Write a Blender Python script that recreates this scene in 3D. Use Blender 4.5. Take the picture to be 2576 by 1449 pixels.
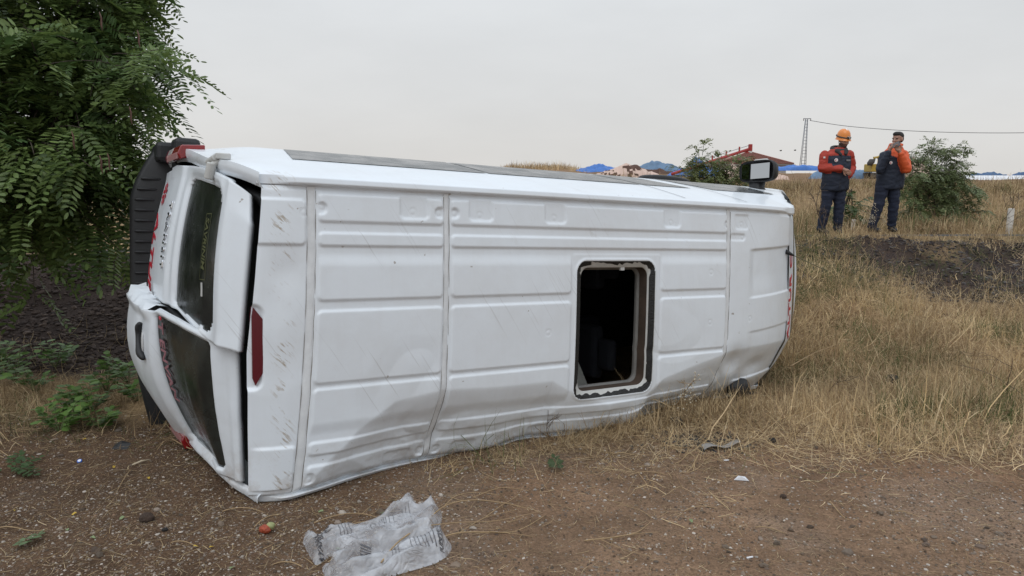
import bpy, bmesh, math, random
import numpy as np
from mathutils import Vector, Matrix
random.seed(7); RNG = np.random.default_rng(7)
SC = bpy.context.scene
for o in list(bpy.data.objects): bpy.data.objects.remove(o, do_unlink=True)
COL = SC.collection
# ---------------------------------------------------------------- camera
FPX, CX, CY, PITCH, CAMZ = 1789.0, 1288.0, 724.5, math.radians(9.0), 1.62
cam_d = bpy.data.cameras.new('camera'); cam = bpy.data.objects.new('camera', cam_d); COL.objects.link(cam)
cam_d.sensor_width = 36.0; cam_d.lens = 18.0 * FPX / CX; cam_d.clip_start = 0.05; cam_d.clip_end = 6000
cam.location = (0, 0, CAMZ); cam.rotation_euler = (math.radians(90) - PITCH, 0, 0)
SC.camera = cam
# ---------------------------------------------------------------- sky
SUN_EL, SUN_AZ = math.radians(58), math.radians(205)      # azimuth clockwise from +Y
world = bpy.data.worlds.new('World'); SC.world = world; world.use_nodes = True
nt = world.node_tree; N = nt.nodes; Lk = nt.links; N.clear()
def wn(t, **k):
    n = N.new(t)
    for a, b in k.items(): setattr(n, a, b)
    return n
w_out = wn('ShaderNodeOutputWorld'); w_bg = wn('ShaderNodeBackground')
sky = wn('ShaderNodeTexSky', sky_type='NISHITA', sun_disc=False); sky.sun_elevation = SUN_EL; sky.sun_rotation = SUN_AZ
sky.air_density = 1.0; sky.dust_density = 4.0
geo = wn('ShaderNodeTexCoord'); sep = wn('ShaderNodeSeparateXYZ'); Lk.new(geo.outputs['Generated'], sep.inputs[0])
# overcast luminance: even near the horizon, about twice as bright overhead
mr = wn('ShaderNodeMapRange', interpolation_type='SMOOTHSTEP'); mr.inputs['From Min'].default_value = 0.12; mr.inputs['From Max'].default_value = 0.95
mr.inputs['To Min'].default_value = 1.0; mr.inputs['To Max'].default_value = 1.75
Lk.new(sep.outputs['Z'], mr.inputs['Value'])
hz_ramp = wn('ShaderNodeValToRGB'); cr = hz_ramp.color_ramp
cr.elements[0].position = 0.0; cr.elements[0].color = (0.765, 0.75, 0.725, 1)
cr.elements[1].position = 0.30; cr.elements[1].color = (0.735, 0.765, 0.79, 1)
e = cr.elements.new(0.8); e.color = (0.64, 0.70, 0.77, 1)
e = cr.elements.new(0.1); e.color = (0.75, 0.755, 0.755, 1)
Lk.new(sep.outputs['Z'], hz_ramp.inputs[0])
mp = wn('ShaderNodeMapping'); mp.inputs['Scale'].default_value = (1.3, 1.3, 4.0); Lk.new(geo.outputs['Generated'], mp.inputs[0])
nz = wn('ShaderNodeTexNoise'); nz.inputs['Scale'].default_value = 1.7; nz.inputs['Detail'].default_value = 7; nz.inputs['Roughness'].default_value = 0.55
Lk.new(mp.outputs[0], nz.inputs['Vector'])
nr = wn('ShaderNodeMapRange'); nr.inputs['From Min'].default_value = 0.3; nr.inputs['From Max'].default_value = 0.7
nr.inputs['To Min'].default_value = 0.94; nr.inputs['To Max'].default_value = 1.055; Lk.new(nz.outputs[0], nr.inputs['Value'])
m1 = wn('ShaderNodeMath', operation='MULTIPLY'); Lk.new(mr.outputs[0], m1.inputs[0]); Lk.new(nr.outputs[0], m1.inputs[1])
vm = wn('ShaderNodeVectorMath', operation='SCALE'); Lk.new(hz_ramp.outputs[0], vm.inputs[0]); Lk.new(m1.outputs[0], vm.inputs['Scale'])
sk2 = wn('ShaderNodeVectorMath', operation='SCALE'); sk2.inputs['Scale'].default_value = 0.08; Lk.new(sky.outputs[0], sk2.inputs[0])
mx = wn('ShaderNodeMix', data_type='RGBA'); mx.inputs['Factor'].default_value = 0.93
Lk.new(sk2.outputs[0], mx.inputs[6]); Lk.new(vm.outputs[0], mx.inputs[7]); Lk.new(mx.outputs[2], w_bg.inputs['Color'])
w_bg.inputs['Strength'].default_value = 1.0; Lk.new(w_bg.outputs[0], w_out.inputs[0])
# ---------------------------------------------------------------- sun behind cloud
sd = bpy.data.lights.new('sun', 'SUN'); sd.energy = 0.65; sd.angle = math.radians(45); sd.color = (1.0, 0.97, 0.93)
sun = bpy.data.objects.new('sun', sd); COL.objects.link(sun)
sdir = Vector((math.sin(SUN_AZ) * math.cos(SUN_EL), math.cos(SUN_AZ) * math.cos(SUN_EL), math.sin(SUN_EL)))
sun.rotation_euler = sdir.to_track_quat('Z', 'Y').to_euler(); sun.location = (0, 0, 30)
# ---------------------------------------------------------------- colour management
vs = SC.view_settings; vs.view_transform = 'Standard'; vs.look = 'None'; vs.exposure = 0.0; vs.gamma = 1.0; vs.use_curve_mapping = False
SC.render.resolution_x, SC.render.resolution_y = 1024, 576

# ================================================================ helpers
_fw = np.array([0, math.cos(PITCH), -math.sin(PITCH)]); _up = np.array([0, math.sin(PITCH), math.cos(PITCH)]); _rt = np.array([1., 0, 0]); _C = np.array([0, 0, CAMZ])
def at(x, y, z):                                   # measured point of the photograph (2576 px wide) at depth z
    return _C + z * (_rt * (x - CX) / FPX + _fw - _up * (y - CY) / FPX)
def sstep(a, b, x):
    t = np.clip((x - a) / (b - a), 0, 1); return t * t * (3 - 2 * t)
_tab = np.random.default_rng(3).random((256, 256))
def vnoise(x, y, s=1.0, seed=0):
    x = np.asarray(x, float) / s + seed * 17.31; y = np.asarray(y, float) / s + seed * 9.77
    xi = np.floor(x).astype(int); yi = np.floor(y).astype(int); fx = x - xi; fy = y - yi
    fx = fx * fx * (3 - 2 * fx); fy = fy * fy * (3 - 2 * fy)
    g = lambda i, j: _tab[i % 256, j % 256]
    return (g(xi, yi) * (1 - fx) + g(xi + 1, yi) * fx) * (1 - fy) + (g(xi, yi + 1) * (1 - fx) + g(xi + 1, yi + 1) * fx) * fy
def fbm(x, y, s=1.0, seed=0, o=4):
    r = 0; a = .5
    for k in range(o): r = r + a * vnoise(x, y, s / 2 ** k, seed + k); a *= .5
    return r
def mesh_np(name, V, F, smooth=True, mat_idx=None):
    """V (n,3); F: (m,k) array or list of faces"""
    me = bpy.data.meshes.new(name); V = np.ascontiguousarray(V, np.float32)
    if isinstance(F, np.ndarray):
        m, k = F.shape
        me.vertices.add(len(V)); me.vertices.foreach_set('co', V.ravel())
        me.loops.add(m * k); me.loops.foreach_set('vertex_index', np.ascontiguousarray(F, np.int32).ravel())
        me.polygons.add(m); me.polygons.foreach_set('loop_start', np.arange(0, m * k, k, dtype=np.int32))
        try: me.polygons.foreach_set('loop_total', np.full(m, k, np.int32))
        except Exception: pass
        me.update(calc_edges=True)
    else:
        me.from_pydata([tuple(map(float, v)) for v in V], [], [tuple(int(i) for i in f) for f in F]); me.update()
    me.polygons.foreach_set('use_smooth', np.full(len(me.polygons), smooth, bool))
    if mat_idx is not None: me.polygons.foreach_set('material_index', np.asarray(mat_idx, np.int32))
    return me
def mk(name, V, F, mat=None, parent=None, smooth=True, loc=None, mat_idx=None):
    me = mesh_np(name, V, F, smooth, mat_idx)
    for m in (mat if isinstance(mat, (list, tuple)) else [mat]):
        if m: me.materials.append(m)
    o = bpy.data.objects.new(name, me); COL.objects.link(o)
    if parent is not None: o.parent = parent
    if loc is not None: o.location = loc
    return o
def empty(name, loc=(0, 0, 0), rz=0):
    o = bpy.data.objects.new(name, None); COL.objects.link(o); o.location = loc; o.rotation_euler = (0, 0, rz); o.empty_display_size = .2; return o
def tag(o, label=None, cat=None, group=None, kind=None):
    if label: o['label'] = label
    if cat: o['category'] = cat
    if group: o['group'] = group
    if kind: o['kind'] = kind
    return o
def pcol(me, cols, name='Col'):
    a = me.color_attributes.new(name, 'FLOAT_COLOR', 'POINT'); c = np.ones((len(cols), 4), np.float32); c[:, :3] = cols; a.data.foreach_set('color', c.ravel())
def grid_faces(nu, nv):
    i = np.arange(nu - 1)[:, None]; j = np.arange(nv - 1)[None, :]; a = i * nv + j
    return np.stack([a, a + nv, a + nv + 1, a + 1], -1).reshape(-1, 4)
class MB:
    """collects simple shapes into one mesh"""
    def __init__(s): s.v = []; s.f = []
    def add(s, V, F):
        b = len(s.v); s.v += [tuple(map(float, p)) for p in V]; s.f += [tuple(int(i) + b for i in f) for f in F]; return s
    def box(s, lo, hi, M=None):
        (a, b, c), (d, e, f) = lo, hi
        V = [(a, b, c), (d, b, c), (d, e, c), (a, e, c), (a, b, f), (d, b, f), (d, e, f), (a, e, f)]
        if M is not None: V = [tuple(M @ Vector(p)) for p in V]
        return s.add(V, [(0, 3, 2, 1), (4, 5, 6, 7), (0, 1, 5, 4), (1, 2, 6, 5), (2, 3, 7, 6), (3, 0, 4, 7)])
    def tube(s, pts, r, n=8, cap=True):
        V, F = tube_np(pts, r, n, cap); return s.add(V, F)
    def ell(s, c, r, nu=16, nv=10, M=None):
        V, F = ell_np(c, r, nu, nv)
        if M is not None: V = [tuple(M @ Vector(p)) for p in V]
        return s.add(V, F)
    def build(s, name, mat, parent=None, smooth=False, loc=None, bevel=0, mat_idx=None):
        o = mk(name, np.array(s.v), s.f, mat, parent, smooth, loc, mat_idx)
        if bevel:
            m = o.modifiers.new('bevel', 'BEVEL'); m.width = bevel; m.segments = 2; m.limit_method = 'ANGLE'; m.angle_limit = .6
        return o
def tube_np(pts, r, n=8, cap=True, flat=None):
    P = np.array(pts, float); k = len(P); r = np.full(k, r, float) if np.isscalar(r) else np.array(r, float)
    T = np.gradient(P, axis=0); T /= np.linalg.norm(T, axis=1)[:, None] + 1e-12
    ref = np.array([0, 0, 1.]) if abs(T[0, 2]) < .9 else np.array([1., 0, 0])
    a = np.cross(T[0], ref); a /= np.linalg.norm(a); V = []
    th = np.arange(n) * 2 * math.pi / n
    for i in range(k):
        a = a - T[i] * (a @ T[i]); a /= np.linalg.norm(a) + 1e-12; b = np.cross(T[i], a)
        V.append(P[i] + r[i] * (np.cos(th)[:, None] * a + np.sin(th)[:, None] * b * (flat or 1)))
    V = np.concatenate(V); F = []
    for i in range(k - 1):
        for j in range(n):
            j2 = (j + 1) % n; F.append((i * n + j, i * n + j2, (i + 1) * n + j2, (i + 1) * n + j))
    if cap: F.append(tuple(range(n - 1, -1, -1))); F.append(tuple((k - 1) * n + j for j in range(n)))
    return V, F
def ell_np(c, r, nu=16, nv=10):
    V = [(c[0], c[1], c[2] + r[2])]; F = []
    for i in range(1, nv):
        p = math.pi * i / nv
        for j in range(nu):
            t = 2 * math.pi * j / nu; V.append((c[0] + r[0] * math.sin(p) * math.cos(t), c[1] + r[1] * math.sin(p) * math.sin(t), c[2] + r[2] * math.cos(p)))
    V.append((c[0], c[1], c[2] - r[2]))
    for j in range(nu): F.append((0, 1 + j, 1 + (j + 1) % nu))
    for i in range(nv - 2):
        for j in range(nu):
            a = 1 + i * nu + j; b = 1 + i * nu + (j + 1) % nu; F.append((a, a + nu, b + nu, b))
    l = len(V) - 1
    for j in range(nu): F.append((l, 1 + (nv - 2) * nu + (j + 1) % nu, 1 + (nv - 2) * nu + j))
    return V, F
# ---------------------------------------------------------------- materials
def mat(name, color=(.5, .5, .5), rough=.6, metal=0, spec=.5, noise=0, nscale=20, bump=0, bscale=60, col_attr=None, trans=0, coat=0, alpha=1, noise2=0, nscale2=80):
    m = bpy.data.materials.new(name); m.use_nodes = True; t = m.node_tree; n = t.nodes; b = n['Principled BSDF']
    b.inputs['Base Color'].default_value = (*color, 1); b.inputs['Roughness'].default_value = rough; b.inputs['Metallic'].default_value = metal
    b.inputs['Specular IOR Level'].default_value = spec; b.inputs['Coat Weight'].default_value = coat; b.inputs['Alpha'].default_value = alpha
    tc = n.new('ShaderNodeTexCoord'); src = None
    if col_attr:
        a = n.new('ShaderNodeAttribute'); a.attribute_name = col_attr; src = a.outputs['Color']
    if noise:
        z = n.new('ShaderNodeTexNoise'); z.inputs['Scale'].default_value = nscale; z.inputs['Detail'].default_value = 6; z.inputs['Roughness'].default_value = .65
        t.links.new(tc.outputs['Object'], z.inputs['Vector'])
        r = n.new('ShaderNodeMapRange'); r.inputs['From Min'].default_value = .25; r.inputs['From Max'].default_value = .75
        r.inputs['To Min'].default_value = 1 - noise; r.inputs['To Max'].default_value = 1 + noise; t.links.new(z.outputs[0], r.inputs['Value'])
        s = n.new('ShaderNodeVectorMath'); s.operation = 'SCALE'; t.links.new(r.outputs[0], s.inputs['Scale'])
        if src: t.links.new(src, s.inputs[0])
        else: s.inputs[0].default_value = color
        src = s.outputs[0]
    if noise2:
        z = n.new('ShaderNodeTexNoise'); z.inputs['Scale'].default_value = nscale2; z.inputs['Detail'].default_value = 5; z.inputs['Roughness'].default_value = .7; t.links.new(tc.outputs['Object'], z.inputs['Vector'])
        r = n.new('ShaderNodeMapRange'); r.inputs['From Min'].default_value = .3; r.inputs['From Max'].default_value = .7; r.inputs['To Min'].default_value = 1 - noise2; r.inputs['To Max'].default_value = 1 + noise2; t.links.new(z.outputs[0], r.inputs['Value'])
        s = n.new('ShaderNodeVectorMath'); s.operation = 'SCALE'; t.links.new(r.outputs[0], s.inputs['Scale']); t.links.new(src, s.inputs[0]); src = s.outputs[0]
    if src: t.links.new(src, b.inputs['Base Color'])
    if bump:
        z = n.new('ShaderNodeTexNoise'); z.inputs['Scale'].default_value = bscale; z.inputs['Detail'].default_value = 5; t.links.new(tc.outputs['Object'], z.inputs['Vector'])
        bp = n.new('ShaderNodeBump'); bp.inputs['Strength'].default_value = bump; bp.inputs['Distance'].default_value = .02; t.links.new(z.outputs[0], bp.inputs['Height']); t.links.new(bp.outputs[0], b.inputs['Normal'])
    if trans:
        b.inputs['Transmission Weight'].default_value = trans
    return m
def foliage_mat(name, rough=.5, trans=.35, spec=.3):
    m = bpy.data.materials.new(name); m.use_nodes = True; t = m.node_tree; n = t.nodes; b = n['Principled BSDF']
    a = n.new('ShaderNodeAttribute'); a.attribute_name = 'Col'; b.inputs['Roughness'].default_value = rough; b.inputs['Specular IOR Level'].default_value = spec
    t.links.new(a.outputs['Color'], b.inputs['Base Color'])
    if trans:
        tr = n.new('ShaderNodeBsdfTranslucent'); t.links.new(a.outputs['Color'], tr.inputs['Color']); mxs = n.new('ShaderNodeMixShader'); mxs.inputs[0].default_value = trans
        t.links.new(b.outputs[0], mxs.inputs[1]); t.links.new(tr.outputs[0], mxs.inputs[2]); t.links.new(mxs.outputs[0], n['Material Output'].inputs['Surface'])
    return m
# ================================================================ terrain
GZ = -0.205
def border(x):                                    # where the trodden dirt turns into dry grass
    return np.interp(x, [-6, -3.2, -2.2, -.2, 1.0, 2.2, 3.4, 6], [5.3, 5.0, 5.2, 4.95, 4.85, 5.0, 4.85, 4.7])
def hz(x, y):
    x = np.asarray(x, float); y = np.asarray(y, float)
    z = GZ + .03 * (fbm(x, y, 2.5, 1) - .5) * 2
    z = z + .02 * (vnoise(x, y, .5, 5) - .5) * sstep(2, 4, y)
    ditch = np.exp(-((y - 7.0) / 1.5) ** 2) * sstep(1.2, 2.6, x) * -.28
    z = z + ditch + .06 * np.exp(-((x + 1.6) / .8) ** 2 - ((y - 3.4) / .8) ** 2) + .30 * np.exp(-((x - 4.1) / 1.0) ** 2 - ((y - 9.3) / 1.3) ** 2)
    top = np.interp(x, [-14, -6, -3, 0, 4, 8, 40], [9.6, 9.7, 10.4, 11.6, 12.3, 12.5, 12.5])   # road shoulder
    ramp = sstep(top - 3.4, top, y)
    rough = (fbm(x, y, 1.1, 9) - .5) * .60
    z = z + ramp * .71 + rough * ramp * (1 - sstep(top - .5, top, y))
    z = z - .18 * sstep(17, 19, y) * (1 - sstep(20, 24, y))
    far = sstep(19, 28, y) * .65 + (fbm(x, y, 3.0, 12) - .5) * .5 * sstep(19, 26, y)
    z = z + far
    rise = np.interp(x, [-400, -60, 5, 34, 44, 60, 400], [.9, .9, .95, .95, .45, .12, .1])
    z = z + rise * sstep(62, 102, y) + .55 * np.exp(-((x - 3) / 7.) ** 2 - ((y - 102) / 18.) ** 2)
    return z
xs = np.unique(np.concatenate([np.linspace(-900, -40, 14), np.linspace(-40, -9, 32), np.linspace(-9, 12, 300), np.linspace(12, 60, 60), np.linspace(60, 900, 16)]))
ys = np.unique(np.concatenate([np.linspace(-60, 1.5, 14), np.linspace(1.5, 14, 230), np.linspace(14, 32, 90), np.linspace(32, 130, 60), np.linspace(130, 2500, 14)]))
GX, GY = np.meshgrid(xs, ys, indexing='ij'); GZZ = hz(GX, GY)
V = np.stack([GX, GY, GZZ], -1).reshape(-1, 3)
ground_mat = mat('soil', rough=.95, spec=.15, noise=.28, nscale=8, bump=.9, bscale=70, col_attr='Col', noise2=.42, nscale2=75)
def ground_col(x, y):
    n1 = fbm(x, y, 1.6, 21)[..., None]; n2 = fbm(x, y, .35, 31)[..., None]; n3 = fbm(x, y, .6, 41)[..., None]
    dirt = np.array([.215, .122, .070]) * (1 - n1) + np.array([.225, .150, .098]) * n1
    dirt = np.where(n3 > .58, dirt * .9 + np.array([.03, .028, .025]), dirt)
    dirt = dirt * (.72 + .55 * n2)
    wet = (1 - sstep(-1.6, .6, x + .25 * (y - 3)))[..., None]; dirt = dirt * (1 - .50 * wet)
    straw = np.array([.27, .185, .10]) * (.6 + .8 * n2)
    dark = np.array([.052, .037, .031]) * (.6 + .9 * n2)
    field = np.array([.23, .145, .085]) * (.6 + .8 * fbm(x, y, 5, 51)[..., None])
    b = border(x) + (fbm(x, y, .7, 61) - .5) * .8
    g = sstep(-.15, .35, y - b)[..., None]; c = dirt * (1 - g) + straw * g
    top = np.interp(x, [-14, -6, -3, 0, 4, 8, 40], [9.6, 9.7, 10.4, 11.6, 12.3, 12.5, 12.5])
    dl = sstep(6.3, 6.9, y + .5 * n1[..., 0]) * (1 - sstep(9.9, 10.4, y)) * (1 - sstep(-2.6, -1.6, x))
    dr = np.clip(sstep(9.2, 10.0, y + (n3[..., 0] - .5) * 2) * (1 - sstep(top + .1, top + .5, y)) * sstep(4.6, 6.0, x + (n1[..., 0] - .5) * 4) * sstep(.30, .52, n1[..., 0] + .35 * n3[..., 0]), 0, 1)
    d = np.maximum(dl, dr)[..., None]; c = c * (1 - d) + dark * d
    f = sstep(30, 34, y)[..., None]; c = c * (1 - f) + field * f
    return c
ground = mk('ground', V, grid_faces(len(xs), len(ys)), ground_mat); tag(ground, kind='structure')
pcol(ground.data, ground_col(GX, GY).reshape(-1, 3))
# road behind the two people
road_mat = mat('asphalt', (.045, .044, .045), .9, noise=.3, nscale=30, bump=.3, bscale=120)
rx = np.linspace(-60, 80, 71); ry = np.linspace(0, 1, 5)
RX, RT = np.meshgrid(rx, ry, indexing='ij'); rtop = np.interp(RX, [-14, -6, -3, 0, 4, 8, 40], [9.6, 9.7, 10.4, 11.6, 12.3, 12.5, 12.5])
RYY = rtop + .12 + RT * .32
RZ = np.maximum(hz(RX, RYY), .545) + .012 + .012 * (1 - (2 * RT - 1) ** 2)
road = mk('road', np.stack([RX, RYY, RZ], -1).reshape(-1, 3), grid_faces(len(rx), 5), road_mat); tag(road, kind='structure')
# ================================================================ overturned van
VU = np.array([.852, .520, -.0617]); VU /= np.linalg.norm(VU)
VV = np.array([-.0325, -.0934, -.995]); VV -= VU * (VU @ VV); VV /= np.linalg.norm(VV)
VW = np.cross(VV, VU); VO = at(787, 470, 3.86)
# u: along the van to its front, v: across the roof towards the ground, w: out of the roof
van = empty('overturned_van')
B0 = (1.9, 1.7, -1.0); vorg = VO + VU * B0[0] + VV * B0[1] + VW * B0[2]
van.matrix_world = Matrix(((VU[0], -VV[0], VW[0], vorg[0]), (VU[1], -VV[1], VW[1], vorg[1]), (VU[2], -VV[2], VW[2], vorg[2]), (0, 0, 0, 1)))
tag(van, 'white high roof van lying on its side, roof towards the viewer, with open roof hatch', 'van')
RW = 1.73
FU = np.array([-.4, -.03, .3, .5, .8, 1.2, 1.6, 1.78, 2.1, 2.45, 2.6, 2.9, 3.3, 3.6, 4.4])
FV = np.array([1.70, 1.70, 1.36, 1.22, 1.18, 1.2, 1.2, 1.30, 1.42, 1.38, 1.27, 1.2, 1.12, 1.1, 1.1])
def deform(u, v, w):
    u = np.asarray(u, float); v = np.asarray(v, float); w = np.asarray(w, float)
    d = np.maximum(0, v - np.interp(u, FU, FV)); s = np.interp(u, [-.4, .8, 1.5, 2.2, 2.6, 3.3, 4.4], [.3, .46, .40, .36, .42, .5, .5])
    w2 = w - s * d * d / (d + .025)
    k = sstep(1.25, 1.6, v)
    v2 = v - .05 * sstep(1.63, 1.755, v) - k * (.05 * sstep(1.2, 1.5, u) + .05 * sstep(2.25, 2.5, u)) * sstep(1.3, 1.73, v)
    w2 = w2 + .03 * np.exp(-((u - 2.38) / .1) ** 2) * sstep(1.4, 1.6, v) - .02 * np.exp(-((u - 2.55) / .08) ** 2) * sstep(1.35, 1.5, v)
    w2 = w2 + (fbm(u, v * 1.5, .35, 71) - .5) * .03 * sstep(0, .25, d) - .022 * sstep(.05, .3, d) * np.clip((1 - np.abs(2 * fbm(u * 1.3 + v * .5, v * 1.1 - u * .25, .42, 75, 2) - 1)) - .80, 0, 1) / .2 - .006 * np.clip((1 - np.abs(2 * fbm(u * .8 + v * .6, v - u * .3, .7, 79, 2) - 1)) - .88, 0, 1) / .12 * sstep(.6, 1.1, v)
    w2 = w2 - .05 * np.exp(-((u - 3.42) / .12) ** 2 - ((v - 1.22) / .10) ** 2) - .035 * np.exp(-((u - 3.8) / .14) ** 2 - ((v - 1.30) / .07) ** 2)
    w2 = w2 - .012 * np.exp(-((u + .14) / .10) ** 2 - ((v - .46) / .10) ** 2) - .008 * np.exp(-((u + .2) / .06) ** 2 - ((v - .62) / .12) ** 2)
    u2 = u - .085 * np.clip(v / 1.7, 0, 1.1) ** 2 * np.exp(-np.maximum(u, 0) / .7) * sstep(-.36, -.02, u)
    return u2, v2, w2
def L3(u, v, w):
    return np.stack([np.asarray(u, float) - B0[0], -(np.asarray(v, float) - B0[1]), np.asarray(w, float) - B0[2]], -1)
def D3(u, v, w): return L3(*deform(u, v, w))
def vgrid(name, u, v, w, m, parent=van, dfm=True, keep=None, smooth=True, flip=False):
    P = (D3 if dfm else L3)(u, v, w); nu, nv = u.shape; F = grid_faces(nu, nv)
    if flip: F = F[:, ::-1]
    if keep is not None:
        F = F[keep.reshape(-1)]; used = np.unique(F); mp_ = np.full(nu * nv, -1); mp_[used] = np.arange(len(used)); V = P.reshape(-1, 3)[used]; F = mp_[F]
    else: V = P.reshape(-1, 3)
    return mk(name, V, np.ascontiguousarray(F), m, parent, smooth)
# --- materials
def paint_material():
    m = mat('white_paint', (.735, .78, .825), .34, spec=.5, coat=.25); t = m.node_tree; n = t.nodes; lk = t.links; b = n['Principled BSDF']
    tc = n.new('ShaderNodeTexCoord')
    def noise(sc, rot, scale, det=3, rough=.6):
        mp_ = n.new('ShaderNodeMapping'); mp_.vector_type = 'TEXTURE'; mp_.inputs['Rotation'].default_value = (0, 0, rot); mp_.inputs['Scale'].default_value = tuple(1 / q for q in sc); lk.new(tc.outputs['Object'], mp_.inputs[0])
        z = n.new('ShaderNodeTexNoise'); z.inputs['Scale'].default_value = scale; z.inputs['Detail'].default_value = det; z.inputs['Roughness'].default_value = rough; lk.new(mp_.outputs[0], z.inputs['Vector']); return z.outputs[0]
    def rng(x, a, b_, c=0, d=1):
        r = n.new('ShaderNodeMapRange'); r.inputs[1].default_value = a; r.inputs[2].default_value = b_; r.inputs[3].default_value = c; r.inputs[4].default_value = d; lk.new(x, r.inputs[0]); return r.outputs[0]
    def mul(a, b_):
        r = n.new('ShaderNodeMath'); r.operation = 'MULTIPLY'; lk.new(a, r.inputs[0])
        if isinstance(b_, float): r.inputs[1].default_value = b_
        else: lk.new(b_, r.inputs[1])
        return r.outputs[0]
    def mixc(f, a, col):
        x = n.new('ShaderNodeMix'); x.data_type = 'RGBA'; lk.new(f, x.inputs[0]); x.inputs[7].default_value = (*col, 1)
        if isinstance(a, tuple): x.inputs[6].default_value = (*a, 1)
        else: lk.new(a, x.inputs[6])
        return x.outputs[2]
    sx0 = n.new('ShaderNodeSeparateXYZ'); lk.new(tc.outputs['Object'], sx0.inputs[0])
    grime = rng(noise((1, 1, 1), 0, 1.6, 8, .7), .42, .78, 0, .22)
    streak = rng(noise((14, 1.2, 1), 0, 1.0, 4), .5, .8, 0, .08)
    c = mixc(grime, (.735, .78, .825), (.45, .41, .36)); scuff = mul(rng(noise((3, 9, 3), math.radians(-57), 1.2, 6, .75), .60, .72, 0, .35), rng(noise((1, 1, 1), 0, .9, 2), .5, .62)); c = mixc(scuff, c, (.42, .40, .37)); c = mixc(streak, c, (.5, .48, .46))
    # diagonal hairline scratches
    s1 = rng(noise((1.3, 70, 1), math.radians(-57), 1.0, 2, .4), .66, .70, 0, 1); patch = rng(noise((1, 1, 1), 0, 1.3, 2), .46, .64, 0, .36)
    c = mixc(mul(s1, patch), c, (.36, .35, .34))
    chips = rng(noise((1, 1, 1), 0, 22, 2, .5), .735, .76, 0, .7); c = mixc(mul(chips, rng(noise((1, 1, 1), 0, 2.3, 2), .5, .6)), c, (.22, .17, .12))
    dusty = mul(rng(noise((1, 1, 1), 0, 5, 6, .7), .46, .68), rng(sx0.outputs[1], .34, .06, 0, .55)); c = mixc(dusty, c, (.33, .25, .18))
    # mud rubbed into the rear corner, in short diagonal strokes
    sx = n.new('ShaderNodeSeparateXYZ'); lk.new(tc.outputs['Object'], sx.inputs[0])
    band = mul(rng(sx.outputs[0], -2.14, -2.08), rng(sx.outputs[0], -1.99, -2.06)); band = mul(band, rng(sx.outputs[2], .88, .93))
    s2 = rng(noise((9, 60, 8), math.radians(-48), 1.0, 4, .7), .54, .60, 0, 1); p2 = rng(noise((1, 1, 1), 0, 7, 3), .46, .56, 0, .75)
    c = mixc(mul(mul(s2, band), p2), c, (.30, .22, .13))
    lk.new(c, b.inputs['Base Color']); r = rng(noise((1, 1, 1), 0, 3, 5), .3, .7, .28, .46); lk.new(r, b.inputs['Roughness'])
    bp = n.new('ShaderNodeBump'); bp.inputs['Strength'].default_value = .06; bp.inputs['Distance'].default_value = .01; lk.new(noise((1, 1, 1), 0, 9, 3), bp.inputs['Height']); lk.new(bp.outputs[0], b.inputs['Normal'])
    return m
paint = paint_material()
primer = mat('bare_flange', (.50, .50, .48), .5, noise=.12, nscale=12)
blackp = mat('black_plastic', (.010, .0105, .012), .55, noise=.3, nscale=14, bump=.1, bscale=200)
rubber = mat('rubber_seal', (.012, .012, .013), .5, noise=.3, nscale=25)
sealm = mat('black_sealant', (.006, .006, .006), .45, bump=.5, bscale=90)
seam_m = mat('seam_sealer', (.69, .71, .725), .5, noise=.14, nscale=9)
sealer_dark = mat('old_sealer', (.20, .175, .15), .8, noise=.5, nscale=30)
dark_in = mat('cabin_shade', (.012, .012, .013), .9)  # near black: the shade inside the van is put into this colour
redp = mat('red_vinyl', (.50, .012, .03), .4); redfaded = mat('faded_red_vinyl', (.30, .13, .15), .6, noise=.2, nscale=30)
chrome = mat('chrome', (.7, .7, .72), .12, metal=1)
tyre_m = mat('tyre', (.02, .02, .02), .85, noise=.2, bump=.3, bscale=60); rim_m = mat('steel_rim', (.35, .35, .36), .4, metal=.8)
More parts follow.
